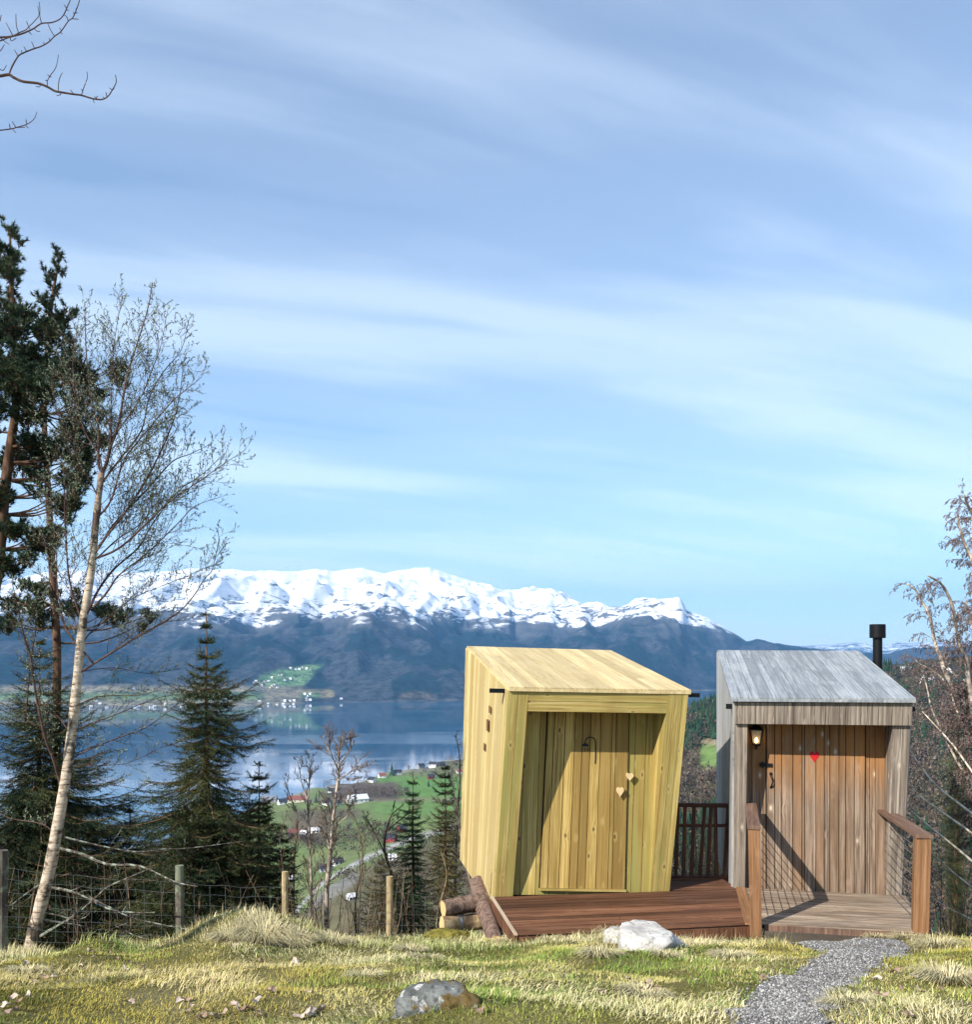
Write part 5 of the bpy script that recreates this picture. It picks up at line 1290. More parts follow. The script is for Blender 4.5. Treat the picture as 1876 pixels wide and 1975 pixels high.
for k in range(len(tops) - 1):
    (a, za), (b_, zb) = tops[k], tops[k + 1]
    za2, zb2 = max(za, a.z - 1.0), max(zb, b_.z - 1.0)
    hs = [.06, .17, .30, .43, .55, .66, .78, .9]
    def wp(s, h):
        sag = .02 * math.sin(math.pi * s) * (1 if h < .3 else .5)
        top = lerp(a, b_, s); return Vector((top.x, top.y - .045, top.z - .10 - h * .92 - sag + .008 * math.sin(s * 17 + h * 9)))
    for h in hs[:7]:
        mb.tube([wp(i / 12, h) for i in range(13)], [.0017] * 13, 3, cap=False)
    L_ = (b_ - a).length; nv = max(2, int(L_ / .15))
    for i in range(1, nv):
        s_ = i / nv; mb.tube([wp(s_, hs[0]), wp(s_ + .004, .4), wp(s_, hs[6])], [.0013] * 3, 3, cap=False)
mb.build('wire_netting', wire_m, root)

# ------------------------------------------------------------------ logs and trunk support
bark_log = barkmat('log_bark', (.07, .045, .035), (.22, .155, .12), None, 22)
bark_red = barkmat('reddish_trunk_bark', (.085, .055, .042), (.23, .155, .12), None, 26)
bare_log = barkmat('peeled_log', (.28, .17, .08), (.58, .44, .25), (.20, .12, .07), 7)
cutm, tr, b = newmat('cut_end', .8, .2); tc_ = N(tr, 'ShaderNodeTexCoord')
wv_ = N(tr, 'ShaderNodeTexWave', wave_type='RINGS'); wv_.inputs['Scale'].default_value = 22; wv_.inputs['Distortion'].default_value = 1.5; L(tr, tc_.outputs['Object'], wv_.inputs[0])
L(tr, mixc(tr, wv_.outputs['Fac'], (.50, .33, .14), (.68, .50, .25)), b.inputs['Base Color'])
def log(name, label, a, b_, ra, rb, mat, cat='log', parent=None, seed=1, knob=.06, split=False):
    rg_ = random.Random(seed); n, sd = 26, 28
    d = (b_ - a).normalized(); x = d.cross(UP).normalized(); y = x.cross(d); mb = MB()
    ph = [rg_.uniform(0, 6.28) for _ in range(6)]
    for i in range(n + 1):
        t_ = i / n; c_ = lerp(a, b_, t_) + x * (.012 * math.sin(t_ * 5 + ph[0])) + y * (.012 * math.sin(t_ * 4 + ph[1]))
        for k in range(sd):
            an = 6.283 * k / sd
            rr = lerp(ra, rb, t_) * (1 + knob * math.sin(an * 3 + ph[2] + t_ * 3) + knob * .6 * math.sin(an * 7 + ph[3] - t_ * 6) + rg_.uniform(-.5, .5) * knob)
            mb.v.append(tuple(c_ + x * math.cos(an) * rr + y * math.sin(an) * rr))
    for i in range(n):
        for k in range(sd):
            k2 = (k + 1) % sd; mb.f.append((i * sd + k, i * sd + k2, (i + 1) * sd + k2, (i + 1) * sd + k)); mb.uv += [(k / sd, i / n)] * 4
    root = parent if parent is not None else empty(name, a)
    if parent is None: tag(root, label, cat)
    o = mb.build('bark' if parent is None else name, mat, root, smooth=True)
    for e, (c_, off) in enumerate(((a, -.004), (b_, .004))):
        mb = MB(); pts = [Vector(o.data.vertices[(0 if e == 0 else n * sd) + k].co) + d * off for k in range(sd)]
        mb.v = [tuple(p) for p in pts]; mb.f = [tuple(range(sd))]; mb.uv = [(0, 0)] * sd
        q = mb.build('cut_end', cutm, root); 
    return root
a, b_ = P(856, 1752, 10.45), P(940, 1741, 10.65)
log('log', 'upper dark barked log of the stack beside the yellow shed', a, b_, .086, .10, bark_log, seed=2)
a, b_ = P(853, 1781, 10.40), P(945, 1776, 10.62)
lg = log('log', 'lower pale half-peeled log with a metal strap under the dark one', a, b_, .082, .088, bare_log, seed=3)
mb = MB(); c_ = lerp(a, b_, .34); dd = (b_ - a).normalized(); mb.tube([c_ - dd * .016, c_ + dd * .016], [.094, .094], 28); mb.build('strap', plain('galvanised_strap', (.45, .47, .50), .4, .8), lg)
log('support_trunk', 'reddish barked tree trunk propping the yellow shed from below', P(957, 1822, 9.55), P(923, 1702, 11.3), .085, .10, bark_red, cat='trunk', seed=4, knob=.05)
log('log', 'long dark log lying under the balustrade between the sheds', P(1270, 1704, 11.55), P(1425, 1703, 11.6), .075, .085, bark_log, seed=5)

# ------------------------------------------------------------------ stones
def rock(name, label, c_, sx, sy, sz, mat, seed, sub=5, amp=.28, cat='rock', sharp=1.0, rz=0, top=None):
    import bmesh
    bm = bmesh.new(); bmesh.ops.create_icosphere(bm, subdivisions=sub, radius=1)
    rg_ = random.Random(seed); planes = [(Vector((rg_.gauss(0, 1), rg_.gauss(0, 1), rg_.gauss(.2, .9))).normalized(), rg_.uniform(.62, .92)) for _ in range(11)]
    from mathutils import noise as mn
    for v in bm.verts:
        p = v.co.copy()
        for nn_, dd in planes:
            e = p.dot(nn_) - dd
            if e > 0: p -= nn_ * e * sharp
        q = v.co * 1.7 + Vector((seed, seed * 2, 0))
        p += v.co * (mn.fractal(q, .9, 2.1, 4) * amp * .5 + mn.fractal(q * 4, .8, 2.1, 4) * amp * .30)
        if top: p.z *= 1 + top * p.x
        v.co = Vector((p.x * sx, p.y * sy, p.z * sz))
    me = bpy.data.meshes.new(name); bm.to_mesh(me); bm.free(); me.materials.append(mat)
    me.polygons.foreach_set('use_smooth', np.ones(len(me.polygons), bool))
    o = bpy.data.objects.new(name, me); COL.objects.link(o); o.location = c_; o.rotation_euler = (0, 0, rz); tag(o, label, cat); return o
def rockmat(name, c1, c2, crack, moss=None, lichen=None):
    m, tr, b = newmat(name, .9, .15); tc_ = N(tr, 'ShaderNodeTexCoord'); ob = tc_.outputs['Object']; geo = N(tr, 'ShaderNodeNewGeometry')
    f = noise(tr, mapping(tr, ob, (5, 5, 11), rot=(.5, .3, 0)), 1.0, 6, .7); f2 = noise(tr, ob, 26, 5, .7)
    c_ = ramp(tr, f, [(.36, c1), (.62, c2)]); c_ = mixc(tr, ramp(tr, f2, [(.36, .8), (.46, 0.0)]), c_, crack)
    if lichen: c_ = mixc(tr, ramp(tr, noise(tr, ob, 9, 5, .7), [(.54, 0.0), (.58, .9)]), c_, lichen)
    if moss:
        sp_ = N(tr, 'ShaderNodeSeparateXYZ'); L(tr, ob, sp_.inputs[0])
        mo_ = mathn(tr, 'ADD', noise(tr, ob, 6.5, 5, .65), mathn(tr, 'MULTIPLY', sp_.outputs[0], .12))
        c_ = mixc(tr, ramp(tr, mo_, [(.49, 0.0), (.54, .95)]), c_, moss)
    L(tr, c_, b.inputs['Base Color']); bump(tr, b, mathn(tr, 'ADD', f, mathn(tr, 'MULTIPLY', f2, .4)), .7, .02); return m
rk_white = rockmat('pale_stone', (.33, .31, .28), (.55, .53, .49), (.17, .155, .13))
rk_grey = rockmat('grey_stone', (.34, .33, .30), (.52, .50, .45), (.2, .19, .16), moss=(.26, .24, .10))
rk_lich = rockmat('lichened_stone', (.07, .075, .07), (.19, .20, .19), (.04, .035, .03), moss=(.115, .075, .02), lichen=(.42, .42, .40))
mossm = rockmat('moss', (.10, .085, .015), (.22, .19, .04), (.06, .05, .012))
p = thit(1262, 1836); rock('boulder', 'large white angular boulder in front of the brown deck', (p.x + .02, p.y + .22, p.z - .015), .32, .26, .19, rk_white, 5, amp=.12, sharp=.95, top=-.35)
p = thit(1208, 1824); rock('boulder', 'smaller grey boulder leaning behind the white one', (p.x, p.y + .16, p.z + .0), .18, .16, .12, rk_grey, 8, amp=.2)
p = thit(848, 1952); rock('boulder', 'low dark boulder with white lichen and rusty moss at the front of the grass', (p.x, p.y + .15, p.z - .05), .205, .18, .145, rk_lich, 3, amp=.25)
p = thit(862, 1812); rock('boulder', 'flat moss covered stone below the stacked logs', (p.x, p.y + .08, p.z + .0), .24, .16, .09, mossm, 14, amp=.3)
p = thit(1268, 1866)

# ------------------------------------------------------------------ houses down in the valley and across the fjord
wallm = {k: plain('wall_' + k, c, .8) for k, c in dict(white=(.75, .74, .72), red=(.24, .035, .025), brown=(.10, .06, .045), cream=(.6, .52, .38), grey=(.32, .33, .34), pink=(.45, .30, .25)).items()}
roofm = {k: plain('roof_' + k, c, .8) for k, c in dict(black=(.03, .03, .035), red=(.20, .07, .05), grey=(.18, .18, .19), light=(.62, .62, .64)).items()}
winm = plain('window_glass_dark', (.03, .04, .06), .2)
meshes = {}
def house(u, v, w, dp_, h, rz, wall, roof, label, group=None, far=False, thitd0=250, terr=None, rh=.42, name='house', wins=2):
    p = terr if terr is not None else thit(u, v, thitd0, 2400)
    if p is None: return
    root = empty(name, p, rz); tag(root, label, 'house' if name != 'barn' else 'barn', group)
    key = (wall, roof, round(w), round(dp_), round(h), rh, far)
    if key not in meshes:
        wm, rm = MB(), MB(); hw, hd = w / 2, dp_ / 2; rt = h + dp_ * rh
        wm.hexa([Vector(q) for q in ((-hw, -hd, -3), (hw, -hd, -3), (hw, hd, -3), (-hw, hd, -3))], [Vector(q) for q in ((-hw, -hd, h), (hw, -hd, h), (hw, hd, h), (-hw, hd, h))])
        for sx in (-1, 1):
            wm.prism([Vector((sx * hw * .999, -hd, h)), Vector((sx * hw * .999, hd, h)), Vector((sx * hw * .999, 0, rt))], Vector((-sx * .2, 0, 0)))
        e = .6; 
        for sy in (-1, 1):
            a_ = [Vector((-hw - .4, sy * (hd + e), h - e * rh * 1.9)), Vector((hw + .4, sy * (hd + e), h - e * rh * 1.9)), Vector((hw + .4, 0, rt + .05)), Vector((-hw - .4, 0, rt + .05))]
            rm.hexa(a_, [q + UP * .25 for q in a_])
        wi = MB()
        for i in range(wins):
            x = -hw + w * (i + .5) / wins
            wi.box((x, -hd - .03, h * .52), 1.5, .1, 1.3)
        ws2 = MB(); ws2.box((-hw - .03, 0, h * .52), .1, 1.4, 1.3); ws2.box((-hw - .03, 0, h + .6), .1, 1.0, 1.0)
        meshes[key] = (wm, rm, wi, ws2)
        def mk(nm, mb_, mt_):
            me = bpy.data.meshes.new(nm); me.from_pydata(mb_.v, [], mb_.f); me.materials.append(mt_)
            import bmesh
            bm = bmesh.new(); bm.from_mesh(me); bmesh.ops.recalc_face_normals(bm, faces=bm.faces); bm.to_mesh(me); bm.free(); return me
        singles = []
        for i in range(wins):
            x = -hw + w * (i + .5) / wins; q = MB(); q.box((x, -hd - .03, h * .52), 1.5, .1, 1.3); singles.append(mk('window', q, winm))
        q = MB(); q.box((-hw - .03, 0, h * .52), .1, 1.4, 1.3); singles.append(mk('window', q, winm))
        meshes[key] = (mk('wall', wm, wallm[wall]), mk('roof', rm, roofm[roof]), singles)
    wmesh, rmesh, sing = meshes[key]
    for nm, me in [('wall', wmesh), ('roof', rmesh)] + ([] if far else [('window', s_) for s_ in sing]):
        o = bpy.data.objects.new(nm, me); COL.objects.link(o); o.parent = root
def hz5(x, y): return Z5(x, y)
near = [
 (545, 1551, 12, 9, 4.5, .5, 'white', 'black', 'white gabled house nearest the birches on the near shore'),
 (632, 1553, 12, 9, 5, -.5, 'white', 'black', 'white house with a dark roof, left of the long barn'),
 (651, 1553, 9, 8, 4, .9, 'white', 'black', 'small white outhouse touching the white house left of the long barn'),
 (718, 1508, 12, 9, 5, -.6, 'white', 'black', 'white house on the ridge right of the shoreline grove'),
 (737, 1500, 12, 9, 5, .4, 'white', 'red', 'white house with a reddish roof, left of the single conifer'),
 (768, 1493, 13, 9, 4.5, .2, 'grey', 'black', 'grey house immediately right of the single conifer'),
 (812, 1481, 14, 9, 5, .7, 'grey', 'black', 'grey dark-roofed house high on the ridge against the fjord'),
 (836, 1478, 14, 10, 5, -.3, 'white', 'black', 'white dark-roofed house highest on the ridge against the fjord'),
 (852, 1477, 12, 9, 4, .5, 'brown', 'black', 'brown house on the ridge beside the highest white one'),
 (832, 1503, 11, 8, 5.5, .3, 'red', 'black', 'small red barn above the bright green field'),
 (887, 1491, 11, 8, 4, .3, 'white', 'red', 'white house partly hidden by the columnar conifer'),
 (640, 1529, 10, 8, 4, -.2, 'white', 'black', 'white house at the left end of the grove'),
 (777, 1604, 9, 7, 4.5, .5, 'red', 'black', 'upper red house beside the young spruce top'),
 (755, 1622, 10, 7, 4, -.4, 'red', 'black', 'lower red house above the road'),
 (565, 1612, 12, 8, 4.5, .6, 'brown', 'red', 'brown red-roofed house behind the bare saplings'),
 (587, 1614, 9, 7, 4, -.5, 'brown', 'light', 'brown house with a pale roof beside the red-roofed one'),
 (608, 1606, 8, 6, 3.5, .4, 'white', 'light', 'small white cabin right of the brown houses'),
 (652, 1668, 8, 6, 3.5, .5, 'white', 'black', 'white black-roofed house by the road bend'),
 (629, 1680, 9, 6, 3.2, -.2, 'grey', 'black', 'grey house lowest by the road bend'),
 (757, 1658, 6, 5, 2.8, .2, 'white', 'light', 'tiny white shed below the road'),
 (678, 1735, 5, 4, 2.6, .6, 'white', 'light', 'white hut lowest in the valley gap'),
 (560, 1700, 6, 5, 3, .3, 'grey', 'light', 'pale roofed shed lowest left in the valley'),
]
for q in near: house(q[0], q[1], q[2] * .85, q[3] * .85, q[4] * .8, *q[5:], group='houses in the valley below')
house(690, 1548, 24, 11, 5, .55, 'white', 'light', 'long white barn with a bright metal roof in the green fields', name='barn', wins=4)
house(575, 1547, 26, 9, 4, .1, 'cream', 'red', 'long low cream farm building on the near shore', name='barn', wins=4)
house(519, 1547, 20, 9, 4, -.1, 'grey', 'grey', 'long grey farm building at the edge of the big spruce', name='barn', wins=3)
right = [
 (1748, 1298, 16, 10, 5, .2, 'white', 'light', 'white hall just right of the black flue'),
 (1838, 1300, 14, 10, 6, .4, 'white', 'black', 'white house highest on the right hand hill'),
 (1850, 1304, 12, 9, 5, -.3, 'cream', 'black', 'cream house below the highest one on the right hill'),
 (1863, 1300, 12, 9, 5, .5, 'white', 'grey', 'white grey-roofed house on the crest at the right edge'),
 (1790, 1319, 16, 10, 5, .1, 'white', 'light', 'white house along the pale road on the right hill'),
 (1815, 1320, 18, 9, 4, .2, 'grey', 'black', 'grey row house along the pale road on the right hill'),
 (1850, 1322, 15, 9, 5, -.2, 'white', 'black', 'white house where the pale road meets the birch twigs'),
 (1870, 1322, 15, 9, 5, .3, 'white', 'red', 'red-roofed white house on the pale road at the right edge'),
]
for q in right: house(q[0], q[1], q[2] * .62, q[3] * .62, q[4] * .62, *q[5:], group='houses on the right hand hill')
# far village: a few pixels each


def mz(u, v):
    """the spot on the far shore mesh seen at u, v"""
    c_ = int(round((u + 1200) / 3.5)); vv = MV[:, c_]
    ok = np.where(vv[2:60] <= v)[0]
    i = int(ok[0]) + 2 if len(ok) else 3
    return Vector((MX[i, c_], MD[i, c_], MZ[i, c_]))
rg_ = random.Random(9)
fv = [(x * .29793 + 372.6, y * .29793 + 1055.7) for x, y in (
 (628, 800), (650, 795), (668, 798), (684, 799), (700, 790), (716, 786), (740, 795), (752, 803), (765, 800), (508, 848), (545, 843), (560, 838), (575, 845), (590, 843), (600, 868), (628, 862), (640, 866),
 (398, 888), (410, 884), (420, 892), (432, 896), (446, 893), (460, 896), (470, 888), (486, 886), (496, 900), (508, 905), (520, 898), (534, 908), (545, 916), (438, 908), (470, 905), (500, 912), (720, 962), (735, 966), (752, 968), (760, 960), (820, 955), (735, 980),
 (600, 1000), (620, 996), (634, 1000), (655, 998), (690, 1006), (740, 1002), (760, 996), (520, 1018), (545, 1022), (580, 1024), (615, 1024), (650, 1020), (430, 1010), (460, 1015), (490, 1022), (965, 990))]
fv += [(x * .31435, 993.6 + y * .31435) for x, y in ((800, 1190), (830, 1200), (850, 1215), (880, 1210), (925, 1200), (945, 1215), (1000, 1195), (1120, 1190), (1150, 1200), (1180, 1190), (590, 1150), (610, 1165), (640, 1190), (660, 1210), (560, 1180), (700, 1190), (830, 1075), (1010, 1175))]
for k, (u, v) in enumerate(fv):
    if k % 3 == 1: continue
    w = rg_.choice(('white', 'white', 'white', 'cream', 'grey')); 
    house(u, v, 10.5, 8, 4.5, rg_.uniform(-.8, .8), w, 'grey' if k % 3 else 'light', 'tiny pale house in the scattered village across the fjord', group='houses across the fjord', far=True, terr=mz(u, v))

# ------------------------------------------------------------------ grass
def in_poly_exclude(x, y):
    """inside the decks or on the stones: no grass there"""
    e = np.zeros(x.shape, bool)
    for quad in ((A0, A1, B1, B0), (C0, C1, E1, E0)):
        ins = np.ones(x.shape, bool)
        q = list(quad); area = sum(q[i].x * q[(i + 1) % 4].y - q[(i + 1) % 4].x * q[i].y for i in range(4))
        sg = 1 if area > 0 else -1
        for i in range(4):
            a_, b2 = q[i], q[(i + 1) % 4]
            ins &= ((b2.x - a_.x) * (y - a_.y) - (b2.y - a_.y) * (x - a_.x)) * sg > -.01
        e |= ins
    return e
def scatter_xy(n, seed, y0=3.5, y1=10.6, mx=.9):
    g_ = np.random.default_rng(seed); y = np.sqrt(g_.random(n)) * 0 + y0 + (y1 - y0) * g_.random(n) ** 1.0; x = (g_.random(n) * 2 - 1) * (y * .5 + mx)
    keep = ~in_poly_exclude(x, y); return x[keep], y[keep], g_
def tone(x, y):
    """0 straw .. 1 green, and moss amount"""
    gr = fbm(x * .85 + 3, y * .85, 4, 41); mo = fbm(x * .6 + 9, y * .6, 3, 43)
    return gr, mo
def blades(name, label, n, seed, lo, hi, wid, flat, colors, keepf, curl=.5, y0=3.5, y1=10.6):
    x, y, g_ = scatter_xy(n, seed, y0, y1); k = keepf(x, y, g_); x, y = x[k], y[k]; n = len(x)
    z = terrain(x, y) - .006
    # direction clumps so that matted grass lies in swirls
    az = fbm(x * 1.3, y * 1.3, 2, seed) * 12 + g_.normal(0, .9, n); fl = np.clip(flat + g_.normal(0, .28, n), .05, 1.45)
    ln = lo + (hi - lo) * g_.random(n) ** 1.4; ln *= .7 + .6 * fbm(x * 2, y * 2, 2, seed + 3)
    hx, hy = np.cos(az), np.sin(az); w = wid * (.6 + .8 * g_.random(n)) * (.75 + y / 14)
    sx, sy = -hy * w, hx * w
    p0 = np.stack([x, y, z], -1)
    d1 = np.stack([hx * np.sin(fl * .6), hy * np.sin(fl * .6), np.cos(fl * .6)], -1); f2 = np.clip(fl + curl * g_.random(n), 0, 1.75)
    d2 = np.stack([hx * np.sin(f2), hy * np.sin(f2), np.cos(f2)], -1)
    s = np.stack([sx, sy, np.zeros(n)], -1)
    p1 = p0 + d1 * ln[:, None] * .5; p2 = p1 + d2 * ln[:, None] * .5
    gz = terrain(p2[:, 0], p2[:, 1]) + .004; p2[:, 2] = np.maximum(p2[:, 2], gz)
    V = np.stack([p0 - s, p0 + s, p1 + s * .8, p1 - s * .8, p2], 1).reshape(-1, 3)
    i = np.arange(n)[:, None] * 5
    Fc = np.concatenate([i + [[0, 1, 2]], i + [[0, 2, 3]], i + [[3, 2, 4]]], 0)
    gr, mo = tone(x, y)
    c0, c1, c2 = [np.array(c) for c in colors]
    t_ = np.clip((gr - .40) * 5 + g_.normal(0, .30, n), 0, 1)[:, None]
    col = c0 * (1 - t_) + c1 * t_; mm = np.clip((mo - .5) * 6, 0, .8)[:, None]; col = col * (1 - mm) + c2 * mm
    col = col * ((.5 + .95 * g_.random(n)) * (.72 + .5 * fbm(x * 1.7, y * 1.7, 3, seed + 9)))[:, None]
    o = npmesh(name, V, Fc, M['blade'], None, colors=np.repeat(col, 5, axis=0)); tag(o, label, 'grass', None, 'stuff'); return o
m, tr, b = newmat('grass_blade', .7, .2); at = N(tr, 'ShaderNodeVertexColor', layer_name='col'); L(tr, at.outputs[0], b.inputs['Base Color']); M['blade'] = m
offp = lambda x, y, g_: (pathmask(x, y) < .35 + .4 * g_.random(len(x))) & (fbm(x * 4, y * 4, 3, 58) + g_.normal(0, .08, len(x)) > .40)
blades('grass', 'short yellowing turf with green patches', 300000, 201, .012, .036, .0019, .75, ((.44, .38, .14), (.24, .26, .05), (.32, .26, .05)), offp)
def kdry(x, y, g_):
    q = fbm(x * 1.1, y * 1.1, 3, 47) + .20 * ss(-.5, -1.4, x) * ss(-3.2, -2.2, x) * ss(7.4, 8.2, y) + .10 * ss(3.2, 4.2, x) + .12 * ss(8.0, 8.8, y)
    return (pathmask(x, y) < .25) & (q + g_.normal(0, .05, len(x)) > .52)
blades('grass', 'matted pale dead straw lying over the turf', 130000, 202, .03, .085, .0018, 1.2, ((.60, .52, .29), (.46, .42, .20), (.46, .38, .16)), kdry, curl=.6)
def kgreen(x, y, g_):
    q = fbm(x * 2.3, y * 2.3, 3, 49) + .13 * np.exp(-((x - 1.6) / .9) ** 2 - ((y - 6.3) / .8) ** 2)
    return (pathmask(x, y) < .3) & (q + g_.normal(0, .03, len(x)) > .60)
blades('grass', 'fresh green grass tufts coming through the dead straw', 100000, 203, .02, .06, .0018, .5, ((.20, .26, .05), (.14, .23, .04), (.26, .28, .06)), kgreen)
def kcrest(x, y, g_): return (pathmask(x, y) < .2) & (fbm(x * 3, y * 3, 2, 52) + g_.normal(0, .05, len(x)) > .56) 
blades('grass', 'longer straw tufts standing along the crest and deck edge', 34000, 204, .05, .13, .0018, .5, ((.58, .50, .27), (.34, .36, .13), (.46, .40, .18)), kcrest, curl=.9, y0=7.9, y1=10.2)
# straw tussock lying like combed hair on the hummock, and others
def tussock(name_label, spots):
    V, Fc, C = [], [], []
    rg_ = random.Random(5)
    for (u, v, n, r, ln) in spots:
        p = thit(u, v)
        if p is None: continue
        for _ in range(n):
            a = rg_.uniform(0, 6.283); rr = r * rg_.random() ** .5; o = Vector((p.x + math.cos(a) * rr * .5, p.y + .12 + math.sin(a) * rr * .5, 0)); o.z = TZ(o.x, o.y)
            l_ = ln * .75 * rg_.uniform(.4, 1.1); h = Vector((math.cos(a), math.sin(a), 0)); sd_ = Vector((-h.y, h.x, 0)) * .002
            m1 = o + h * l_ * .35 + UP * l_ * rg_.uniform(.2, .55); e = o + h * l_ + UP * 0; e.z = TZ(e.x, e.y) + rg_.uniform(.0, .06) * (ln / .2)
            i = len(V); V += [tuple(o - sd_), tuple(o + sd_), tuple(m1 + sd_), tuple(m1 - sd_), tuple(e)]
            c_ = np.array((.62, .54, .30)) * rg_.uniform(.6, 1.15); C += [c_] * 5; Fc += [(i, i + 1, i + 2), (i, i + 2, i + 3), (i + 3, i + 2, i + 4)]
    o = npmesh('straw_tussocks', V, Fc, M['blade'], None, colors=np.array(C)); tag(o, name_label, 'grass', None, 'stuff')
tussock('bleached straw tussocks combed outwards over the hummock and along the crest', [(500, 1822, 1500, .36, .30), (440, 1818, 700, .25, .22), (560, 1826, 700, .25, .22), (640, 1822, 500, .2, .2), (690, 1826, 500, .2, .18), (790, 1838, 300, .2, .16),
    (1180, 1806, 260, .12, .22), (1160, 1850, 500, .2, .17), (1290, 1850, 300, .15, .14), (1420, 1850, 600, .25, .14), (1760, 1815, 500, .2, .2), (1820, 1830, 600, .25, .22), (1700, 1812, 300, .12, .14), (1850, 1900, 600, .3, .2),
    (30, 1880, 300, .2, .14), (820, 1850, 300, .2, .14), (980, 1822, 300, .15, .13), (1060, 1815, 300, .15, .12), (1330, 1800, 200, .08, .16), (700, 1890, 260, .18, .12), (1250, 1930, 300, .2, .13), (1650, 1940, 300, .2, .14)])
# dry flower stalks by the boulder
root_p = thit(1345, 1812)
for k, (u0, v0, u1, v1, lab) in enumerate(((1336, 1806, 1332, 1735, 'tallest dry stalk in front of the brown deck'), (1352, 1806, 1358, 1762, 'short dark stalk right of the white boulder'), (1372, 1812, 1362, 1770, 'forked dark stalk beside the white boulder'), (1190, 1806, 1196, 1760, 'thin dry stalk left of the white boulder'))):
    p = thit(u0, v0); t_ = P(u1, v1, p.y + .02); mb = MB(); q = smooth([p, lerp(p, t_, .5) + Vector((.01, 0, 0)), t_], 3)
    mb.tube(q, [.004, .0035, .003, .003, .0025, .002, .0015], 5); rg_ = random.Random(k); twigs(mb, None, q, .003, rg_, .06, .07, 2, (.4, .8), .3, .4, 0, .02, 2)
    o = mb.build('dry_stalk', M['twig_red'], None); tag(o, lab, 'plant')

# ------------------------------------------------------------------ gravel path
ys_ = np.linspace(3.3, 9.35, 200); sx_ = np.linspace(-1, 1, 41)
pv, cl = [], []
for y in ys_:
    cx = float(np.interp(y, [3.5, 4.3, 5.2, 6.2, 7.0, 7.8, 8.4, 9.2], [1.15, 1.28, 1.66, 2.25, 2.72, 3.0, 3.1, 3.2])); hw = float(np.interp(y, [3.5, 4.3, 5.2, 6.2, 7.0, 7.8, 8.4, 9.2], [.21, .21, .20, .20, .24, .38, .58, .64]))
    el = 1 + .35 * (float(fbm(y * 2.3, 1.0, 3, 12)) - .5); er = 1 + .35 * (float(fbm(y * 2.1, 5.0, 3, 15)) - .5)
    for s_ in sx_: pv.append((cx + hw * s_ * (el if s_ < 0 else er), y, 0))
pv = np.array(pv); pv[:, 2] = terrain(pv[:, 0], pv[:, 1]) + .006
m, tr, b = newmat('gravel', .9, .2); geo = N(tr, 'ShaderNodeNewGeometry'); pos = geo.outputs['Position']
vo = N(tr, 'ShaderNodeTexVoronoi'); vo.inputs['Scale'].default_value = 95; L(tr, pos, vo.inputs['Vector'])
sh_ = N(tr, 'ShaderNodeSeparateColor'); L(tr, vo.outputs['Color'], sh_.inputs[0])
cc = ramp(tr, sh_.outputs[0], [(.0, (.10, .10, .105)), (.5, (.22, .22, .22)), (.85, (.36, .355, .34)), (1.0, (.52, .51, .49))])
cc = mixc(tr, ramp(tr, noise(tr, pos, 3.5, 4, .6), [(.45, 0.0), (.62, .6)]), cc, (.12, .095, .065))
L(tr, cc, b.inputs['Base Color']); bump(tr, b, vo.outputs['Distance'], 1.0, .012)
o = npmesh('path', pv, gridfaces(41, 200), m, smooth=True); tag(o, kind='structure')
g_ = np.random.default_rng(77); n = 36000; y = 3.5 + 5.6 * g_.random(n) ** 1.15; x = np.interp(y, [3.5, 4.3, 5.2, 6.2, 7.0, 7.8, 8.4, 9.2], [1.15, 1.28, 1.66, 2.25, 2.72, 3.0, 3.1, 3.2]) + g_.normal(0, .62, n) * np.interp(y, [3.5, 6.2, 7.0, 7.8, 8.4, 9.2], [.30, .30, .34, .5, .66, .7])
k = (pathmask(x, y) > g_.random(n) * .9 - .12 * (g_.random(n) > .6)) & ~in_poly_exclude(x, y); x, y = x[k], y[k]; n = len(x); z = terrain(x, y) + .008
r_ = .003 + .008 * g_.random(n) ** 2.6
octv = np.array([(1, 0, 0), (0, 1, 0), (-1, 0, 0), (0, -1, 0), (0, 0, .7), (0, 0, -.7)], float)
V = octv[None] * (r_[:, None, None] * (.6 + .8 * g_.random((n, 6, 1)))) + g_.normal(0, .12, (n, 6, 3)) * r_[:, None, None]
an = g_.random(n) * 6.28; ca, sa = np.cos(an), np.sin(an); V = np.stack([V[..., 0] * ca[:, None] - V[..., 1] * sa[:, None], V[..., 0] * sa[:, None] + V[..., 1] * ca[:, None], V[..., 2]], -1) + np.stack([x, y, z], -1)[:, None, :]
fo = np.array([(0, 1, 4), (1, 2, 4), (2, 3, 4), (3, 0, 4), (1, 0, 5), (2, 1, 5), (3, 2, 5), (0, 3, 5)])
cg = (np.array((.25, .24, .225))[None] * (.35 + 1.5 * g_.random((n, 1)) ** 1.6)); 
o = npmesh('gravel', V.reshape(-1, 3), (np.arange(n)[:, None, None] * 6 + fo[None]).reshape(-1, 3), M['blade'], None, colors=np.repeat(cg, 6, axis=0)); tag(o, 'loose grey gravel chippings of the path', 'gravel', None, 'stuff')

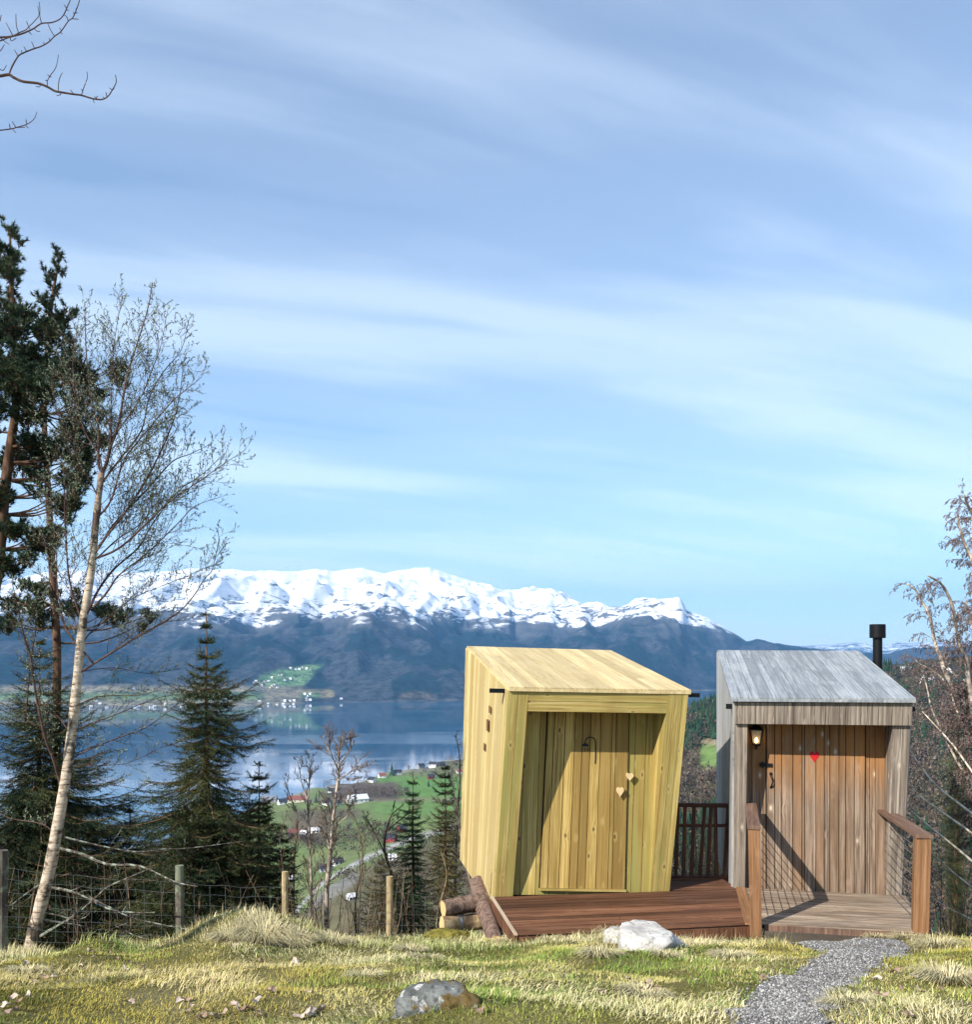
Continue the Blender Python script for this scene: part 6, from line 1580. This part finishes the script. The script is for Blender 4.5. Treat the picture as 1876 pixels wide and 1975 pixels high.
# ------------------------------------------------------------------ dead leaves on the grass
leafm, tr, b = newmat('dead_leaf', .8, .2); tc_ = N(tr, 'ShaderNodeTexCoord'); oi = N(tr, 'ShaderNodeObjectInfo')
L(tr, ramp(tr, mathn(tr, 'ADD', mathn(tr, 'MULTIPLY', oi.outputs['Random'], .6), mathn(tr, 'MULTIPLY', noise(tr, tc_.outputs['Object'], 30, 3), .4)), [(.2, (.20, .12, .08)), (.5, (.38, .28, .21)), (.8, (.52, .43, .36))]), b.inputs['Base Color'])
def leafmesh(seed):
    rg_ = random.Random(seed); mb = MB(); n = 14; c_ = Vector((0, 0, .004)); rim = []
    for k in range(n):
        a = 6.283 * k / n; r = .042 * (1 + .35 * math.cos(a * 5 + seed) * .6) * (1.25 if abs(math.cos(a)) > .8 else .85)
        rim.append(Vector((math.cos(a) * r, math.sin(a) * r * .75, .018 * math.sin(a * 2 + seed) + rg_.uniform(0, .012))))
    mid = [lerp(c_, p, .55) - UP * .004 for p in rim]
    i = 0
    for k in range(n):
        k2 = (k + 1) % n; mb.poly([c_, mid[k], mid[k2]]); mb.poly([mid[k], rim[k], rim[k2], mid[k2]])
    me = bpy.data.meshes.new('dead_leaf'); me.from_pydata(mb.v, [], mb.f); me.materials.append(leafm); return me
lms = [leafmesh(k) for k in range(5)]; rg_ = random.Random(17)
spots = [(u + rg_.uniform(-6, 6), v + rg_.uniform(-4, 4)) for u, v in ((20, 1930), (30, 1940), (50, 1925), (12, 1950), (70, 1900), (100, 1893), (85, 1890), (60, 1890), (170, 1835), (185, 1838), (205, 1842), (150, 1850), (175, 1855), (225, 1850), (250, 1860), (280, 1865),
   (360, 1930), (375, 1945), (385, 1965), (395, 1958), (418, 1965), (432, 1958), (495, 1935), (485, 1928), (455, 1948), (360, 1955), (600, 1962), (585, 1968), (612, 1955), (505, 1965), (450, 1830), (1340, 1890), (1010 + 240, 1905), (1265, 1912), (1240, 1915), (1215, 1893), (1700, 1930), (1480, 1890), (20, 1960))]
spots += [(rg_.uniform(0, 620), rg_.uniform(1850, 1972)) for _ in range(14)] + [(rg_.uniform(1660, 1870), rg_.uniform(1860, 1972)) for _ in range(8)] + [(rg_.uniform(620, 1350), rg_.uniform(1850, 1972)) for _ in range(4)]
for k, (u, v) in enumerate(spots):
    p = thit(u, v)
    if p is None: continue
    o = bpy.data.objects.new('dead_leaf', lms[k % 5]); COL.objects.link(o); o.location = p + Vector((0, 0, .016 + .012 * rg_.random())); s_ = rg_.uniform(.35, .8); o.scale = (s_, s_, s_)
    o.rotation_euler = (rg_.uniform(-.5, .5), rg_.uniform(-.4, .6), rg_.uniform(0, 6.28)); tag(o, 'pale brown curled dead leaf lying on the turf', 'leaf', 'dead leaves on the grass')

# ------------------------------------------------------------------ air between here and the mountains
mb = MB(); mb.hexa([Vector(q) for q in ((-17500, -3000, -232), (21500, -3000, -232), (21500, 18200, -232), (-17500, 18200, -232))], [Vector(q) for q in ((-17500, -3000, 1250), (21500, -3000, 1250), (21500, 18200, 1250), (-17500, 18200, 1250))])
hm = bpy.data.materials.new('haze'); hm.use_nodes = True; tr = hm.node_tree; tr.nodes.clear()
pv_ = N(tr, 'ShaderNodeVolumePrincipled'); pv_.inputs['Color'].default_value = (.20, .52, 1.0, 1); pv_.inputs['Density'].default_value = 6e-5; pv_.inputs['Anisotropy'].default_value = .0
oo = N(tr, 'ShaderNodeOutputMaterial'); L(tr, pv_.outputs[0], oo.inputs['Volume'])
hz_o = mb.build('haze', hm); tag(hz_o, 'thin blue air over the fjord', 'haze', None, 'stuff')
